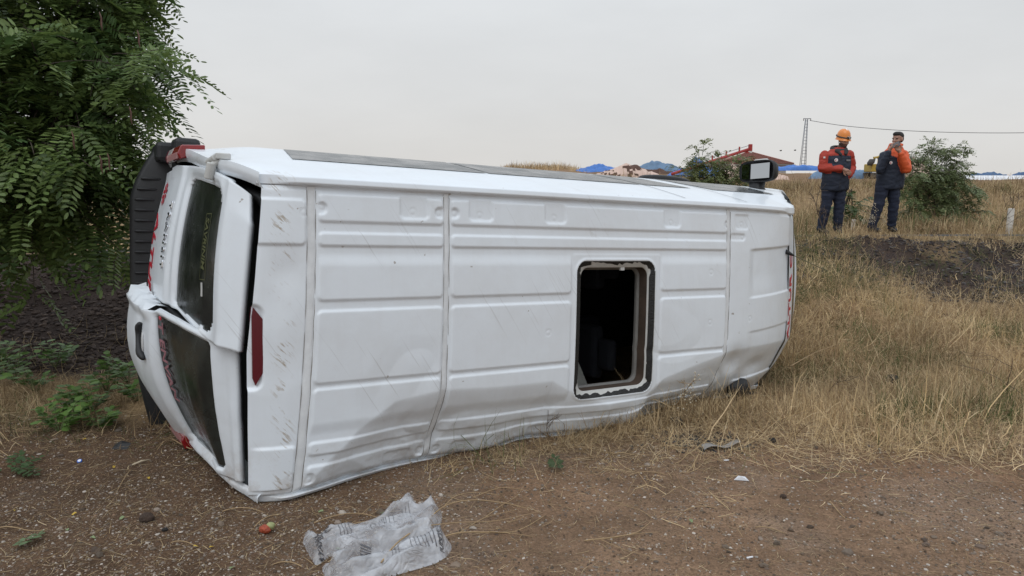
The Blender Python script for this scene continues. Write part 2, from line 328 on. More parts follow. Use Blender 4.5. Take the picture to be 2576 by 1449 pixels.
def glass_material(name, tint, seethru, rough):
    m = bpy.data.materials.new(name); m.use_nodes = True; t = m.node_tree; n = t.nodes; lk = t.links; b = n['Principled BSDF']
    b.inputs['Base Color'].default_value = (*tint, 1); b.inputs['Roughness'].default_value = rough; b.inputs['IOR'].default_value = 1.5
    tc = n.new('ShaderNodeTexCoord'); z = n.new('ShaderNodeTexNoise'); z.inputs['Scale'].default_value = 5; z.inputs['Detail'].default_value = 7; z.inputs['Roughness'].default_value = .7; lk.new(tc.outputs['Object'], z.inputs[0])
    r = n.new('ShaderNodeMapRange'); r.inputs[1].default_value = .35; r.inputs[2].default_value = .75; r.inputs[3].default_value = rough * .6; r.inputs[4].default_value = rough * 2.2; lk.new(z.outputs[0], r.inputs[0]); lk.new(r.outputs[0], b.inputs['Roughness'])
    cm = n.new('ShaderNodeMix'); cm.data_type = 'RGBA'; r2 = n.new('ShaderNodeMapRange'); r2.inputs[1].default_value = .45; r2.inputs[2].default_value = .8; lk.new(z.outputs[0], r2.inputs[0]); lk.new(r2.outputs[0], cm.inputs[0])
    cm.inputs[6].default_value = (*tint, 1); cm.inputs[7].default_value = (tint[0] * 2.6, tint[1] * 2.6, tint[2] * 2.4, 1); lk.new(cm.outputs[2], b.inputs['Base Color'])
    v = n.new('ShaderNodeTexVoronoi'); v.inputs['Scale'].default_value = 60; lk.new(tc.outputs['Object'], v.inputs[0]); bp = n.new('ShaderNodeBump'); bp.inputs['Strength'].default_value = .10; bp.inputs['Distance'].default_value = .004; lk.new(v.outputs[0], bp.inputs['Height']); lk.new(bp.outputs[0], b.inputs['Normal'])
    tr = n.new('ShaderNodeBsdfTransparent'); tr.inputs[0].default_value = (.55, .6, .56, 1); mx_ = n.new('ShaderNodeMixShader'); mx_.inputs[0].default_value = seethru; lk.new(b.outputs[0], mx_.inputs[1]); lk.new(tr.outputs[0], mx_.inputs[2]); lk.new(mx_.outputs[0], n['Material Output'].inputs['Surface'])
    return m
tint = glass_material('tinted_glass', (.020, .023, .021), .22, .16)
sideglass = glass_material('wet_side_glass', (.03, .033, .035), .03, .18)
# --- roof height field
def rr(u, v, u0, u1, v0, v1, r):
    qx = np.abs(u - (u0 + u1) / 2) - (u1 - u0) / 2 + r; qy = np.abs(v - (v0 + v1) / 2) - (v1 - v0) / 2 + r
    return np.hypot(np.maximum(qx, 0), np.maximum(qy, 0)) + np.minimum(np.maximum(qx, qy), 0) - r
def up_(d, h=.012, e=.012): return h * (1 - sstep(-e, e * .4, d))
def frontdrop(u): return .2 * np.clip((u - 3.27) / .98, 0, None) ** 2.2
HU0, HU1, HV0, HV1 = 1.778, 2.485, .40, 1.358
CIRC = [(.047, .105), (.751, .117), (.859, .115), (.585, .114), (1.033, .12), (1.593, .121), (2.642, .122), (3.232, .117), (3.417, .115), (3.426, .218), (-.051, .14)]
CIRC += [(a, RW - b) for a, b in CIRC if b < .2]; CIRC += [(3.058, .488), (3.06, .876), (3.544, .871), (1.55, .876), (3.05, 1.27)]
POCK = [(.502, .685), (.955, 1.125), (1.516, 1.684), (2.568, 2.734), (3.343, 3.508)]
NOTCH = [(.02, .047), (.751, .80), (.83, .859), (3.232, 3.27), (-.051, -.01)]
def roofw(u, v, part):
    w = .028 * (1 - ((v - RW / 2) / (RW / 2)) ** 2)
    w = w - .055 * np.clip(-u / .33, 0, 1.2) ** 2.4 - frontdrop(u)
    vm_ = np.minimum(v, RW - v)                      # the pressing pattern is mirrored about the centre line
    H = np.zeros_like(u)
    if part in ('p1', 'p2'):
        spans = [(.028, .782)] if part == 'p1' else [(.835, 1.735), (2.545, 3.236)]
        full = (.028, .782) if part == 'p1' else (.835, 3.236)
        r1 = up_(rr(u, vm_, *full, .030, .190, .025))
        for a, b in POCK: r1 = r1 * sstep(-.012, .008, rr(u, vm_, a, b, -.1, .157, .03))
        for a, b in NOTCH: r1 = r1 * sstep(-.010, .006, rr(u, vm_, a - .027 if b - a > .03 or a > .7 and a < .8 or a > 3.2 else a - .02, b + .027, .084 if b < 3.2 else .09, .147, .028))
        H = H + r1 + up_(rr(u, vm_, *full, .243, .323, .025))
        for a, b in spans:
            H = H + up_(rr(u, vm_, a, b, .34, .624, .03)) * sstep(.355, .435, vm_)
            H = H + up_(rr(u, v, a, b, .673, RW - .673 + .028, .03))
        if part == 'p2':
            H = H + up_(rr(u, v, 1.745, 2.535, .352, 1.41, .02), .003, .01)
            dh = rr(u, v, HU0, HU1, HV0, HV1, .085); H = H + .007 * np.exp(-((dh - .006) / .009) ** 2)
    elif part == 'rear':
        H = H + up_(rr(u, v, -.36, -.038, .068, .318, .03)) * sstep(-.34, -.26, u) + up_(rr(u, v, -.36, -.038, RW - .318, RW - .068, .03)) * sstep(-.34, -.26, u)
        H = H - .02 * (1 - sstep(-.01, .012, rr(u, v, -.5, -.262, .64, 1.09, .05)))
    else:
        e1 = sstep(3.50, 3.60, u)
        H = H + .008 * (1 - sstep(-.006, .010, np.abs(v - .18) - .137)) * e1 * 0
        for c0, c1 in ((.312, .70), (RW - .75, RW - .312)):
            m_ = (1 - sstep(-.012, .010, np.abs(v - (c0 + c1) / 2 + .05 * (u - 3.6)) - (c1 - c0) / 2)); soft = 1 - .75 * (1 - sstep(0, .16, np.minimum(np.abs(v - c0), np.abs(v - c1))))
            ctr = np.abs(v - RW / 2); H = H - .016 * m_ * e1 * (sstep(.02, .2, np.where(v < RW / 2, c1 - v, v - c0)) * .5 + .5)
        d = rr(u, vm_, 3.335, 3.50, -.1, .155, .03); H = H - .008 * (1 - sstep(-.012, .008, d)) * sstep(.03, .05, vm_)
        d = rr(u, v, 3.28, 3.455, .19, .243, .024); H = H - .008 * (1 - sstep(-.010, .008, d))
    for cu, cv in CIRC:
        rd = np.hypot(u - cu, v - cv); H = H - .0026 * np.exp(-((rd - .019) / .0045) ** 2)
    H = H + .004 * (fbm(u, v, .5, 81) - .5) + .0025 * (fbm(u * 2, v, .16, 82) - .5)
    lo, hi = {'rear': (-9, -.030), 'p1': (.012, .790), 'p2': (.820, 3.243), 'front': (3.278, 9)}[part]
    edge = np.minimum(u - lo, hi - u); H = H - .007 * (1 - sstep(0, .006, edge))
    H = H - .008 * (1 - sstep(.0, .03, vm_))
    return w + H
ST = .0065
def rear_end(v): return np.interp(v, [0, .1, .5, .9, 1.3, 1.73], [-.262, -.268, -.300, -.338, -.338, -.332])
def front_end(v): return 4.27 - .10 * np.clip((v - .75) / .9, 0, 2) ** 2 - .02 * np.clip((.4 - v) / .4, 0, 1) ** 2
vv = np.linspace(0, RW, int(RW / ST) + 1)
for part, a, b in (('rear', -.335, -.030), ('p1', .012, .790), ('p2', .820, 3.243), ('front', 3.278, 4.27)):
    uu = np.linspace(a, b, int((b - a) / ST) + 1); UU, VG = np.meshgrid(uu, vv, indexing='ij'); keep = None
    if part == 'front': UU = 3.278 + (UU - 3.278) * (front_end(VG) - 3.278) / (4.27 - 3.278)
    if part == 'rear': UU = -.030 + (UU + .030) * (rear_end(VG) + .030) / (-.335 + .030)
    if part == 'p2':
        uc = (UU[:-1, :-1] + UU[1:, 1:]) / 2; vc = (VG[:-1, :-1] + VG[1:, 1:]) / 2; keep = rr(uc, vc, HU0, HU1, HV0, HV1, .085) > 0
    ro = vgrid('roof_panel', UU, VG, roofw(UU, VG, part), paint, keep=keep, flip=True)
    ro['label'] = {'rear': 'scratched rear end of the white roof with the brake lamp', 'p1': 'short ribbed white roof panel between two seams', 'p2': 'long ribbed white roof panel with the open hatch, crushed along the ground', 'front': 'curved white front end of the roof, dented at the bottom'}[part]
for s0, s1 in ((-.032, .014), (.788, .822), (3.241, 3.280)):
    uu = np.linspace(s0, s1, 9); UU, VG = np.meshgrid(uu, np.linspace(0.0, RW, 240), indexing='ij')
    w = .028 * (1 - ((VG - RW / 2) / (RW / 2)) ** 2) - frontdrop(UU) - .004 - .003 * np.abs((UU - (s0 + s1) / 2) / (s1 - s0) * 2) ** 3 + .0015 * (vnoise(UU * 20, VG, .03, 5) - .5)
    vgrid('roof_seam', UU, VG, w, seam_m, flip=True)
for su in (-.034, .0155, .786, .8235, 3.2395, 3.2815):            # sealer lines beside the seams
    v_ = np.linspace(.02, RW - .02, 160); w_ = .028 * (1 - ((v_ - RW / 2) / (RW / 2)) ** 2) - frontdrop(su) - .003 + .001 * np.sin(v_ * 40); V, F = tube_np(D3(np.full(160, su) + .0012 * np.sin(v_ * 23 + su), v_, w_ - .001), .0021, 5); mk('sealer_line', V, F, sealer_dark, van)
# --- hatch
def rrpath(u0, u1, v0, v1, r, n=14, m=22):
    pts = []
    for cu, cv, a0 in ((u1 - r, v1 - r, 0), (u0 + r, v1 - r, 90), (u0 + r, v0 + r, 180), (u1 - r, v0 + r, 270)):
        for k in range(n + 1):
            t = math.radians(a0 + 90 * k / n); pts.append((cu + r * math.cos(t), cv + r * math.sin(t)))
    P = np.array(pts); Q = np.vstack([P, P[:1]]); s = np.concatenate([[0], np.cumsum(np.linalg.norm(np.diff(Q, axis=0), axis=1))])
    t = np.linspace(0, s[-1], 260, endpoint=False); return np.stack([np.interp(t, s, Q[:, 0]), np.interp(t, s, Q[:, 1])], -1)
def ring(name, loops, m, parent=van, dfm=True):
    n = len(loops[0][0]); U = np.array([list(l[0]) + [l[0][0]] for l in loops]); Vv = np.array([list(l[1]) + [l[1][0]] for l in loops]); W = np.array([list(l[2] if not np.isscalar(l[2]) else np.full(n, l[2])) for l in loops]); W = np.hstack([W, W[:, :1]])
    return vgrid(name, U, Vv, W, m, parent, dfm)
hatch = empty('roof_hatch'); hatch.parent = van
def rl(i, w, r=.085):
    p = rrpath(HU0 + i, HU1 - i, HV0 + i, HV1 - i, max(r - i * .4, .05)); return (p[:, 0], p[:, 1], w)
crown_ = lambda u, v: .028 * (1 - ((np.asarray(v) - RW / 2) / (RW / 2)) ** 2)
def rlc(i, dw, r=.085):
    p = rrpath(HU0 + i, HU1 - i, HV0 + i, HV1 - i, max(r - i * .4, .05)); return (p[:, 0], p[:, 1], crown_(p[:, 0], p[:, 1]) + dw)
ring('hatch_flange', [rlc(-.012, .004), rlc(-.002, .007), rlc(.006, -.012), rlc(.046, -.014), rlc(.050, -.026)], primer, hatch)
p0 = rrpath(HU0 - .004, HU1 + .004, HV0 - .004, HV1 + .004, .087); nrm = np.array([HU0 + HU1, HV0 + HV1]) / 2 - p0
k0 = rrpath(HU0 + .044, HU1 - .044, HV0 + .044, HV1 - .044, .065)
arc = np.arange(len(p0)); rag = .55 + .9 * (fbm(arc, arc * 0, 9, 91) - .35) + .5 * (vnoise(arc, arc * 0, 2.0, 92) - .5)
mid = p0 - p0.mean(0); horiz = (np.abs(mid[:, 1]) > .42); rag = np.clip(np.where(horiz, rag * .95, rag * 2.2 + .35), .2, 1.0)[:, None]
pin = p0 * (1 - rag) + k0 * rag; pm = (p0 + pin) / 2
ring('torn_sealant', [(p0[:, 0], p0[:, 1], crown_(0, p0[:, 1]) + .006), (pm[:, 0], pm[:, 1], crown_(0, pm[:, 1]) - .002), (pin[:, 0], pin[:, 1], crown_(0, pin[:, 1]) - .0115)], sealm, hatch)
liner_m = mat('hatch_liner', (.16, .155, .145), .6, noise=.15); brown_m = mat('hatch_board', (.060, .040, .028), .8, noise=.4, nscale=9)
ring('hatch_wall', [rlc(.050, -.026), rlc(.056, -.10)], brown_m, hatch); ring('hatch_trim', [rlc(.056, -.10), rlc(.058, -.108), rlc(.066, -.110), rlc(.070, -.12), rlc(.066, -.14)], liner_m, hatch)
MB().box(tuple(L3(2.18, .47, -.012)), tuple(L3(2.215, .447, .004))).build('white_clip', primer, hatch)
# --- body sides
PU = [(.004, -.010), (-.004, -.004), (-.010, .024), (-.018, .030), (-.046, .024), (-.055, .010), (-.066, -.03), (-.10, -.15), (-.145, -.32), (-.19, -.5), (-.228, -.68), (-.262, -.85), (-.292, -1.0), (-.317, -1.15), (-.335, -1.3), (-.348, -1.5), (-.35, -1.7), (-.335, -2.0), (-.27, -2.1)]
def wtop(u): return np.interp(u, [-1, 4.20, 4.45, 4.8, 5.15, 5.6, 5.8, 5.88], [.2, .1, -.40, -.72, -1.02, -1.22, -1.5, -1.9])
def urear(w): return np.interp(-w, [-.05, .0, .1, .3, .5, 1.0, 1.5, 2.1], [-.262, -.268, -.30, -.372, -.415, -.468, -.498, -.52])
us = np.unique(np.concatenate([np.linspace(-.33, .1, 14), np.linspace(.1, 4.2, 60), np.linspace(4.2, 5.88, 30)]))
def sidegrid(prof, lower):
    pv = np.array([p[0] for p in prof]); pw = np.array([p[1] for p in prof])
    s = np.linspace(0, 1, 90); idx = np.linspace(0, 1, len(prof)); pv2 = np.interp(s, idx, pv); pw2 = np.interp(s, idx, pw)
    U, PV = np.meshgrid(us, pv2, indexing='ij'); _, PW = np.meshgrid(us, pw2, indexing='ij')
    lip = sstep(-.25, -.12, U) * (1 - sstep(4.0, 4.2, U)); PWn = np.where((PW > -.001), PW * lip + (1 - lip) * np.minimum(PW, .004), PW)
    sag = -.055 * np.clip(-U / .33, 0, 1.2) ** 2.4 - frontdrop(np.minimum(U, 4.25)); fade = np.clip(1 + PWn / .5, 0, 1); PWn = PWn + sag * fade
    PWn = np.minimum(PWn, wtop(U)); sag2 = .0 if lower else .03 * np.exp(-((U - 1.6) / 1.2) ** 2) * np.clip(1 + PWn / .6, 0, 1) * 0
    k = 1 - sstep(-.33, .05, U); U2 = U + k * (urear(PWn) + .33)
    nose = sstep(5.2, 5.9, U) * .22
    PV = PV + (nose if not lower else -nose) + (.045 if not lower else -.045) * sstep(-.02, -.45, U2) * sstep(-.2, -.7, PWn)
    return U2, PV + sag2, PWn
U2, PV2, PW2 = sidegrid(PU, False); side = vgrid('body_side', U2, PV2, PW2, paint, dfm=False, flip=False)
PLr = [(1.726, -.010), (1.732, -.004), (1.738, .022), (1.746, .028), (1.764, .020), (1.772, .0), (1.765, -.1), (1.75, -.4), (1.74, -.8), (1.74, -1.2), (1.745, -1.7), (1.74, -2.0), (1.70, -2.1)]
U3, PV3, PW3 = sidegrid(PLr, True)
us_, vs_, ws_ = deform(U3, np.minimum(PV3, 1.80), PW3); lowside = mk('crushed_body_side', L3(us_, vs_, ws_).reshape(-1, 3), grid_faces(*U3.shape)[:, ::-1].copy(), paint, van)
for vs0, sg, nm in ((PU, 1, 'rear_pillar'), (PLr, -1, 'crushed_rear_pillar')):
    Wp = np.linspace(-.02, -2.0, 50); vp = np.interp(-Wp, [-p[1] for p in vs0[5:]], [p[0] for p in vs0[5:]]); up0 = urear(Wp); rd = .045 * sg * sstep(-.02, -.45, up0) * sstep(-.2, -.7, Wp)
    T = np.linspace(0, 1, 5)[None, :]; Vp = (vp + rd)[:, None] + sg * T * .085; Up = up0[:, None] - .012 * np.sin(T * math.pi) + .02 * T; Wq = Wp[:, None] + 0 * T
    vgrid(nm, Up, Vp, Wq, paint, dfm=(sg < 0), flip=(sg < 0))
# underbody, nose and windscreen
UF, VF = np.meshgrid(np.linspace(-.5, 5.7, 20), np.linspace(-.27, 1.69, 12), indexing='ij'); vgrid('underbody', UF, VF, -2.1 + 0 * UF, blackp, dfm=False)
def cowl(u0, u1, name, m, n=24, dw=0, vin=0):
    u = np.linspace(u0, u1, n); T = np.linspace(0, 1, 30); UG, TG = np.meshgrid(u, T, indexing='ij'); wt = np.minimum(wtop(UG), -frontdrop(4.25))
    pv = np.interp(-wt, [-p[1] for p in PU[5:]], [p[0] for p in PU[5:]]); nose = sstep(5.2, 5.9, UG) * .22
    a = pv + nose + vin; b = np.minimum(RW - pv, 1.76) - nose - vin; VG_ = a + (b - a) * TG
    W = wt + .10 * np.sin(TG * math.pi) * sstep(4.2, 4.6, UG) + dw; U = UG + .04 * np.sin(TG * math.pi)
    u_, v_, w_ = U, VG_, W - .35 * np.maximum(0, VG_ - 1.1) ** 1.3
    return mk(name, L3(u_, v_, w_).reshape(-1, 3), grid_faces(n, 30)[:, ::-1].copy(), m, van)
def ban(v, t): return front_end(v) + .22 * t, v, .028 * (1 - ((v - RW / 2) / (RW / 2)) ** 2) - frontdrop(front_end(v)) - .008 * sstep(.03, 0., np.minimum(v, RW - v)) - .125 * t
VG, TG = np.meshgrid(np.linspace(0, RW, 80), np.linspace(-.03, 1, 12), indexing='ij'); banner = vgrid('windscreen_banner', *ban(VG, TG), paint)

VG, TG = np.meshgrid(np.linspace(0, RW, 40), np.linspace(0, 1, 16), indexing='ij'); _b = deform(*ban(VG, 1.0)); _e = (5.16 + .10 * np.sin(VG / RW * math.pi), -.29 + VG / RW * (1.76 + .29), -1.0 + .05 * np.sin(VG / RW * math.pi) - .2 * np.maximum(0, VG - 1.1))
vgrid('windscreen', _b[0] * (1 - TG) + _e[0] * TG, _b[1] * (1 - TG) + _e[1] * TG, _b[2] * (1 - TG) + _e[2] * TG + .05 * np.sin(TG * math.pi), sideglass, dfm=False)
cowl(5.14, 5.88, 'bonnet', paint)
# side windows (now facing the sky)
def side_at(u, w, off=0):
    v = np.interp(-w, [-p[1] for p in PU[5:]], [p[0] for p in PU[5:]]); return v - off
for a0, a1, b0, b1 in ((.02, .12, 1.36, 1.34), (1.385, 1.365, 2.80, 2.70), (2.83, 2.73, 3.35, 3.20), (3.62, 3.5, 4.42, 4.62)):
    S, T = np.meshgrid(np.linspace(0, 1, 24), np.linspace(0, 1, 10), indexing='ij'); W = -.50 - .63 * T
    top = a0 + (b0 - a0) * S; bot = a1 + (b1 - a1) * S; U = top * (1 - T) + bot * T; W = np.minimum(W, wtop(U) - .04)
    vgrid('side_window', U, side_at(U, W, .004), W, sideglass, dfm=False)
for uu0, uu1 in ((3.50, 3.52), (2.815, 2.83)):      # door shut lines
    W = np.linspace(-.03, -1.9, 30); U = np.stack([np.full(30, uu0), np.full(30, uu0 + .008)]); W2 = np.stack([W, W]); vgrid('shut_line', U, side_at(U, W2, .0035), W2, rubber, dfm=False)
# arch trim and wheels on the far side
def wheel(u, v, w, flip):
    t = empty('wheel'); t.parent = van; t.location = Vector(L3(u, v, w)); r = .34
    th = np.linspace(0, 2 * math.pi, 40, endpoint=False); pr = [(.20, -.10), (.31, -.115), (.34, -.08), (.345, 0), (.34, .08), (.31, .115), (.20, .10)]
    V = [(a * math.cos(q), b, a * math.sin(q)) for a, b in pr for q in th]; F = [(i * 40 + j, i * 40 + (j + 1) % 40, (i + 1) * 40 + (j + 1) % 40, (i + 1) * 40 + j) for i in range(len(pr) - 1) for j in range(40)]
    mk('tyre', np.array(V), F, tyre_m, t)
    pr = [(.205, -.09), (.19, .02), (.13, .03), (.10, .06), (.0, .06)]; V = [(a * math.cos(q), b * flip, a * math.sin(q)) for a, b in pr for q in th]; mk('rim', np.array(V), [(i * 40 + j, i * 40 + (j + 1) % 40, (i + 1) * 40 + (j + 1) % 40, (i + 1) * 40 + j) for i in range(len(pr) - 1) for j in range(40)], rim_m, t)
for wu in (.55, 4.75): wheel(wu, -.24, -2.1, 1); wheel(wu, 1.60, -2.1, -1)
AR = np.linspace(0, math.pi, 24); MB().tube([L3(3.95 + .0 * math.cos(a) + .33 * math.cos(a), -.335 - .035 * math.sin(a), -1.45 + 0 * a) for a in AR], .03, 6).build('arch_trim', blackp, van, True)
# --- rear doors
def itp(w, t): return np.interp(-w, WK, t)
WK = [.09, .2, .35, .5, .8, 1.0, 1.4, 1.95]
vt_ = [.05, -.02, -.06, -.095, -.135, -.155, -.185, -.165]; vb_ = [.895, .875, .855, .83, .775, .74, .70, .70]
ub_ = [-.285, -.36, -.405, -.435, -.47, -.487, -.52, -.545]; ud_ = [-.08, -.08, -.08, -.085, -.095, -.105, -.115, -.12]
def udoor(w, v): return itp(w, ub_) + itp(w, ud_) * v / .8 - .03 * np.sin(np.clip((v + .1) / .9, 0, 1) * math.pi) * sstep(-.0, -.4, w) - .014 * np.exp(-((w + .22) / .05) ** 2) - .02 * sstep(-1.12, -1.2, w) * (1 - sstep(-1.55, -1.7, w))
door = empty('rear_door'); door.parent = van; door['label'] = 'upper rear door with dark window, red lettering and emblem'
W1 = np.linspace(-.09, -1.95, 110); T1 = np.linspace(0, 1, 70); WG, TG = np.meshgrid(W1, T1, indexing='ij'); VG = itp(WG, vt_) + (itp(WG, vb_) - itp(WG, vt_)) * TG
cr_ = np.maximum(0, .16 - (VG - itp(WG, vt_))) * np.maximum(0, (WG + .25) / .16); WG2 = WG - .35 * cr_ * sstep(.0, .1, cr_ + .05)
def uwin_sd(w, v):
    v0 = itp(w, vt_) + .075; v1 = itp(w, vb_) - .035; return np.maximum(np.maximum(-.345 - (-np.abs(w)) * -1 if False else (w + .345), -(w + 1.03)), np.maximum(v0 - v, v - v1))
def win_rr(w, v):
    vt0 = .055 - .02 * (-w - .35); q = rr(w, v - (itp(w, vt_) + .075), -1.035, -.335, 0, .0 + itp(w * 0 - .69, vb_) - itp(w * 0 - .69, vt_) - .10, .09); return q
sdw = win_rr(WG, VG); UD = udoor(WG, VG) + .018 * (1 - sstep(0, .05, sdw))
sc = (sdw[:-1, :-1] + sdw[1:, 1:]) / 2
dp = vgrid('door_skin', UD, VG, WG2, paint, door, dfm=False, keep=sc > 0); so = dp.modifiers.new('thickness', 'SOLIDIFY'); so.thickness = .035; so.offset = -1
Wg, Tg = np.meshgrid(np.linspace(-.32, -1.05, 30), np.linspace(0, 1, 40), indexing='ij'); v0 = itp(Wg, vt_) + .06; v1 = itp(Wg, vb_) - .02; Vg = v0 + (v1 - v0) * Tg
dg_ = vgrid('door_window', udoor(Wg, Vg) + .026, Vg, Wg, tint, door, dfm=False)
# lower rear door, bent outwards
wf = [.185, .35, .70, 1.1, 1.4, 1.75]; uf_ = [-.361, -.49, -.60, -.684, -.74, -.776]; vf_ = [.905, .86, .805, .768, .757, .695]
wh = [.185, .45, .75, 1.05, 1.4, 1.75]; uh_ = [-.343, -.43, -.41, -.43, -.55, -.63]; vh_ = [1.64, 1.655, 1.67, 1.67, 1.62, 1.50]
door2 = empty('rear_door'); door2.parent = van; door2['label'] = 'lower rear door bent outwards with dark window and black handle'
def low(w, t):
    ua = np.interp(-w, wf, uf_); va = np.interp(-w, wf, vf_); ub2 = np.interp(-w, wh, uh_); vb2 = np.interp(-w, wh, vh_)
    u = ua + (ub2 - ua) * (t ** 1.15); v = va + (vb2 - va) * t
    u = u - .05 * np.sin(t * math.pi) * sstep(-.25, -.5, w) - .012 * np.exp(-((w + .22) / .03) ** 2) + .02 * np.exp(-((w + 1.42) / .07) ** 2) * (1 - t) - .035 * sstep(-1.12, -1.2, w) * np.sin(t * math.pi)
    u = u + .012 * (fbm(w * 1.5, t * 1.2, .4, 33) - .5) - .03 * sstep(.10, .0, t) * sstep(-1.15, -1.3, w)
    return u, v
W1 = np.linspace(-.185, -1.75, 110); WG, TG = np.meshgrid(W1, np.linspace(0, 1, 90), indexing='ij'); Ul, Vl = low(WG, TG)
wd = rr(WG, TG, -1.13, -.36, .018, .94, .03); Ul = Ul + .02 * (1 - sstep(0, .03, wd)); sc = (wd[:-1, :-1] + wd[1:, 1:]) / 2
dl_ = vgrid('door_skin', Ul, Vl, WG, paint, door2, dfm=False, keep=sc > 0); so = dl_.modifiers.new('thickness', 'SOLIDIFY'); so.thickness = .035; so.offset = -1
Wg, Tg = np.meshgrid(np.linspace(-.345, -1.145, 30), np.linspace(.008, .955, 40), indexing='ij'); Ug, Vg = low(Wg, Tg); vgrid('door_window', Ug + .026, Vg, Wg, tint, door2, dfm=False)
# handle on the lower door
hp = []
for k in range(15):
    a = math.radians(-80 + 160 * k / 14); t = .25 + .125 * math.sin(a); w = -1.30 - .085 * math.cos(a) + .05 * math.sin(a); u, v = low(np.array(w), np.array(t)); hp.append(L3(u - .016, v, w))
hv, hf = tube_np(hp, [.010, .018, .024, .026, .024, .020, .018, .018, .018, .020, .024, .026, .024, .018, .010], 10); mk('handle', np.array(hv), hf, blackp, door2)
u, v = low(np.array(-1.325), np.array(.26)); hr = MB().ell(tuple(L3(u + .002, v, -1.325)), (.010, .075, .04)).build('handle_recess', mat('recess_grey', (.5, .5, .5), .5), door2, True)
u, v = low(np.array(-.98), np.array(.004)); 
MB().box(tuple(L3(u - .004, v + .02, -.95)), tuple(L3(u - .012, v + .004, -1.03))).build('red_reflector', redp, door2)
crump = []
for k in range(15):                                     # torn sheet edge at the free corner
    t = k / 14; w = -1.22 - .53 * t; u, v = low(np.array(w), np.array(.0)); j = .03 * math.sin(k * 2.3)
    crump.append((L3(u, v, w), L3(u + .05 + j, v - .03 - .035 * t + .3 * j, w + .02), L3(u + .12, v - .02 - .05 * t * (1 + j * 8), w + .03 + j)))
V = np.array([p for c in crump for p in c]); mk('torn_edge', V, grid_faces(15, 3), paint, door2)
# rubber seals round the door opening
sp = [(-.30, .0, -.55), (-.265, .03, -.34), (-.215, .09, -.17), (-.215, .2, -.13), (-.24, .5, -.12), (-.27, .9, -.12), (-.27, 1.3, -.12), (-.27, 1.58, -.13)]
def spl(P, n=60):
    P = np.array(P, float); t = np.arange(len(P)); tt = np.linspace(0, len(P) - 1, n); out = []
    for x in tt:
        i = min(int(x), len(P) - 2); f = x - i; p0, p1, p2, p3 = P[max(i - 1, 0)], P[i], P[i + 1], P[min(i + 2, len(P) - 1)]
        out.append(.5 * (2 * p1 + (p2 - p0) * f + (2 * p0 - 5 * p1 + 4 * p2 - p3) * f * f + (3 * p1 - p0 - 3 * p2 + p3) * f ** 3))
    return np.array(out)
S_ = spl(sp); V, F = tube_np(L3(S_[:, 0], S_[:, 1], S_[:, 2]), .035, 10); mk('door_seal', V, F, rubber, van)
S_ = spl([(-.30, .86, -.22), (-.43, .88, -.40), (-.54, .83, -.8), (-.58, .77, -1.2), (-.62, .74, -1.6), (-.62, .73, -1.9)]); V, F = tube_np(L3(S_[:, 0], S_[:, 1], S_[:, 2]), .028, 8); mk('door_edge_seal', V, F, rubber, van)
MB().box(tuple(L3(-.20, 1.68, -.07)), tuple(L3(-.22, .02, -1.9))).build('gap_shade_sheet', dark_in, van)  # added dark sheet across the rear opening, stands in for shade in the gaps
# hinge at the upper corner
hg = MB(); hu, hv_, hw = -.392, -.135, -.47
hg.box(tuple(L3(hu - .03, hv_ - .02, hw - .05)), tuple(L3(hu + .05, hv_ - .055, hw + .045))); hg.tube([L3(hu - .05, hv_ - .01, hw - .09), L3(hu - .03, hv_ - .03, hw + .02)], .02, 10); hg.tube([L3(hu - .045, hv_ + .0, hw), L3(hu - .06, hv_ + .09, hw - .02)], .028, 10); hg.tube([L3(hu + .02, hv_ - .03, hw + .01), L3(hu - .055, hv_ + .02, hw)], .018, 8)
hg.build('door_hinge', primer, van, False, bevel=.006)
# bumper with treads
bump = empty('rear_bumper'); bump.parent = van
def bumper_u(v): return -.735 - .02 * np.cos((v - .7) * 1.2) + .16 * np.clip((.05 - v) / .4, 0, 1) ** 1.6 + .10 * np.clip((v - 1.0) / .7, 0, 1.3) ** 1.5
vb2 = np.linspace(-.36, 1.78, 60); prof = [(.30, -1.90), (.17, -1.93), (.02, -1.945), (0, -1.96), (-.012, -2.0), (.0, -2.22), (.05, -2.27), (.3, -2.27)]
U = np.array([[bumper_u(v) + p[0] for p in prof] for v in vb2]); Vg = np.array([[v for p in prof] for v in vb2]); Wg = np.array([[p[1] for p in prof] for v in vb2])
bo = vgrid('bumper_shell', U, Vg, Wg, blackp, bump, dfm=False)
rv, rf = tube_np([(0, 0, 0), (.02, 0, .004), (.12, 0, .006), (.14, 0, 0)], [.007, .011, .009, .005], 8); rib_me = None
for k in range(18):
    v = -.12 + .076 * k
    if rib_me is None: ro = mk('tread_rib', np.array(rv), rf, blackp, bump); rib_me = ro.data
    else: ro = bpy.data.objects.new('tread_rib', rib_me); COL.objects.link(ro); ro.parent = bump
    ro.location = Vector(L3(bumper_u(v) + .015, v, -1.942))
bc = MB().box(tuple(L3(-.50, -.20, -2.2)), tuple(L3(-.33, -.40, -1.62))); bc.box(tuple(L3(-.60, -.24, -2.2)), tuple(L3(-.46, -.38, -1.80))); bc.build('bumper_corner', blackp, bump, bevel=.03)
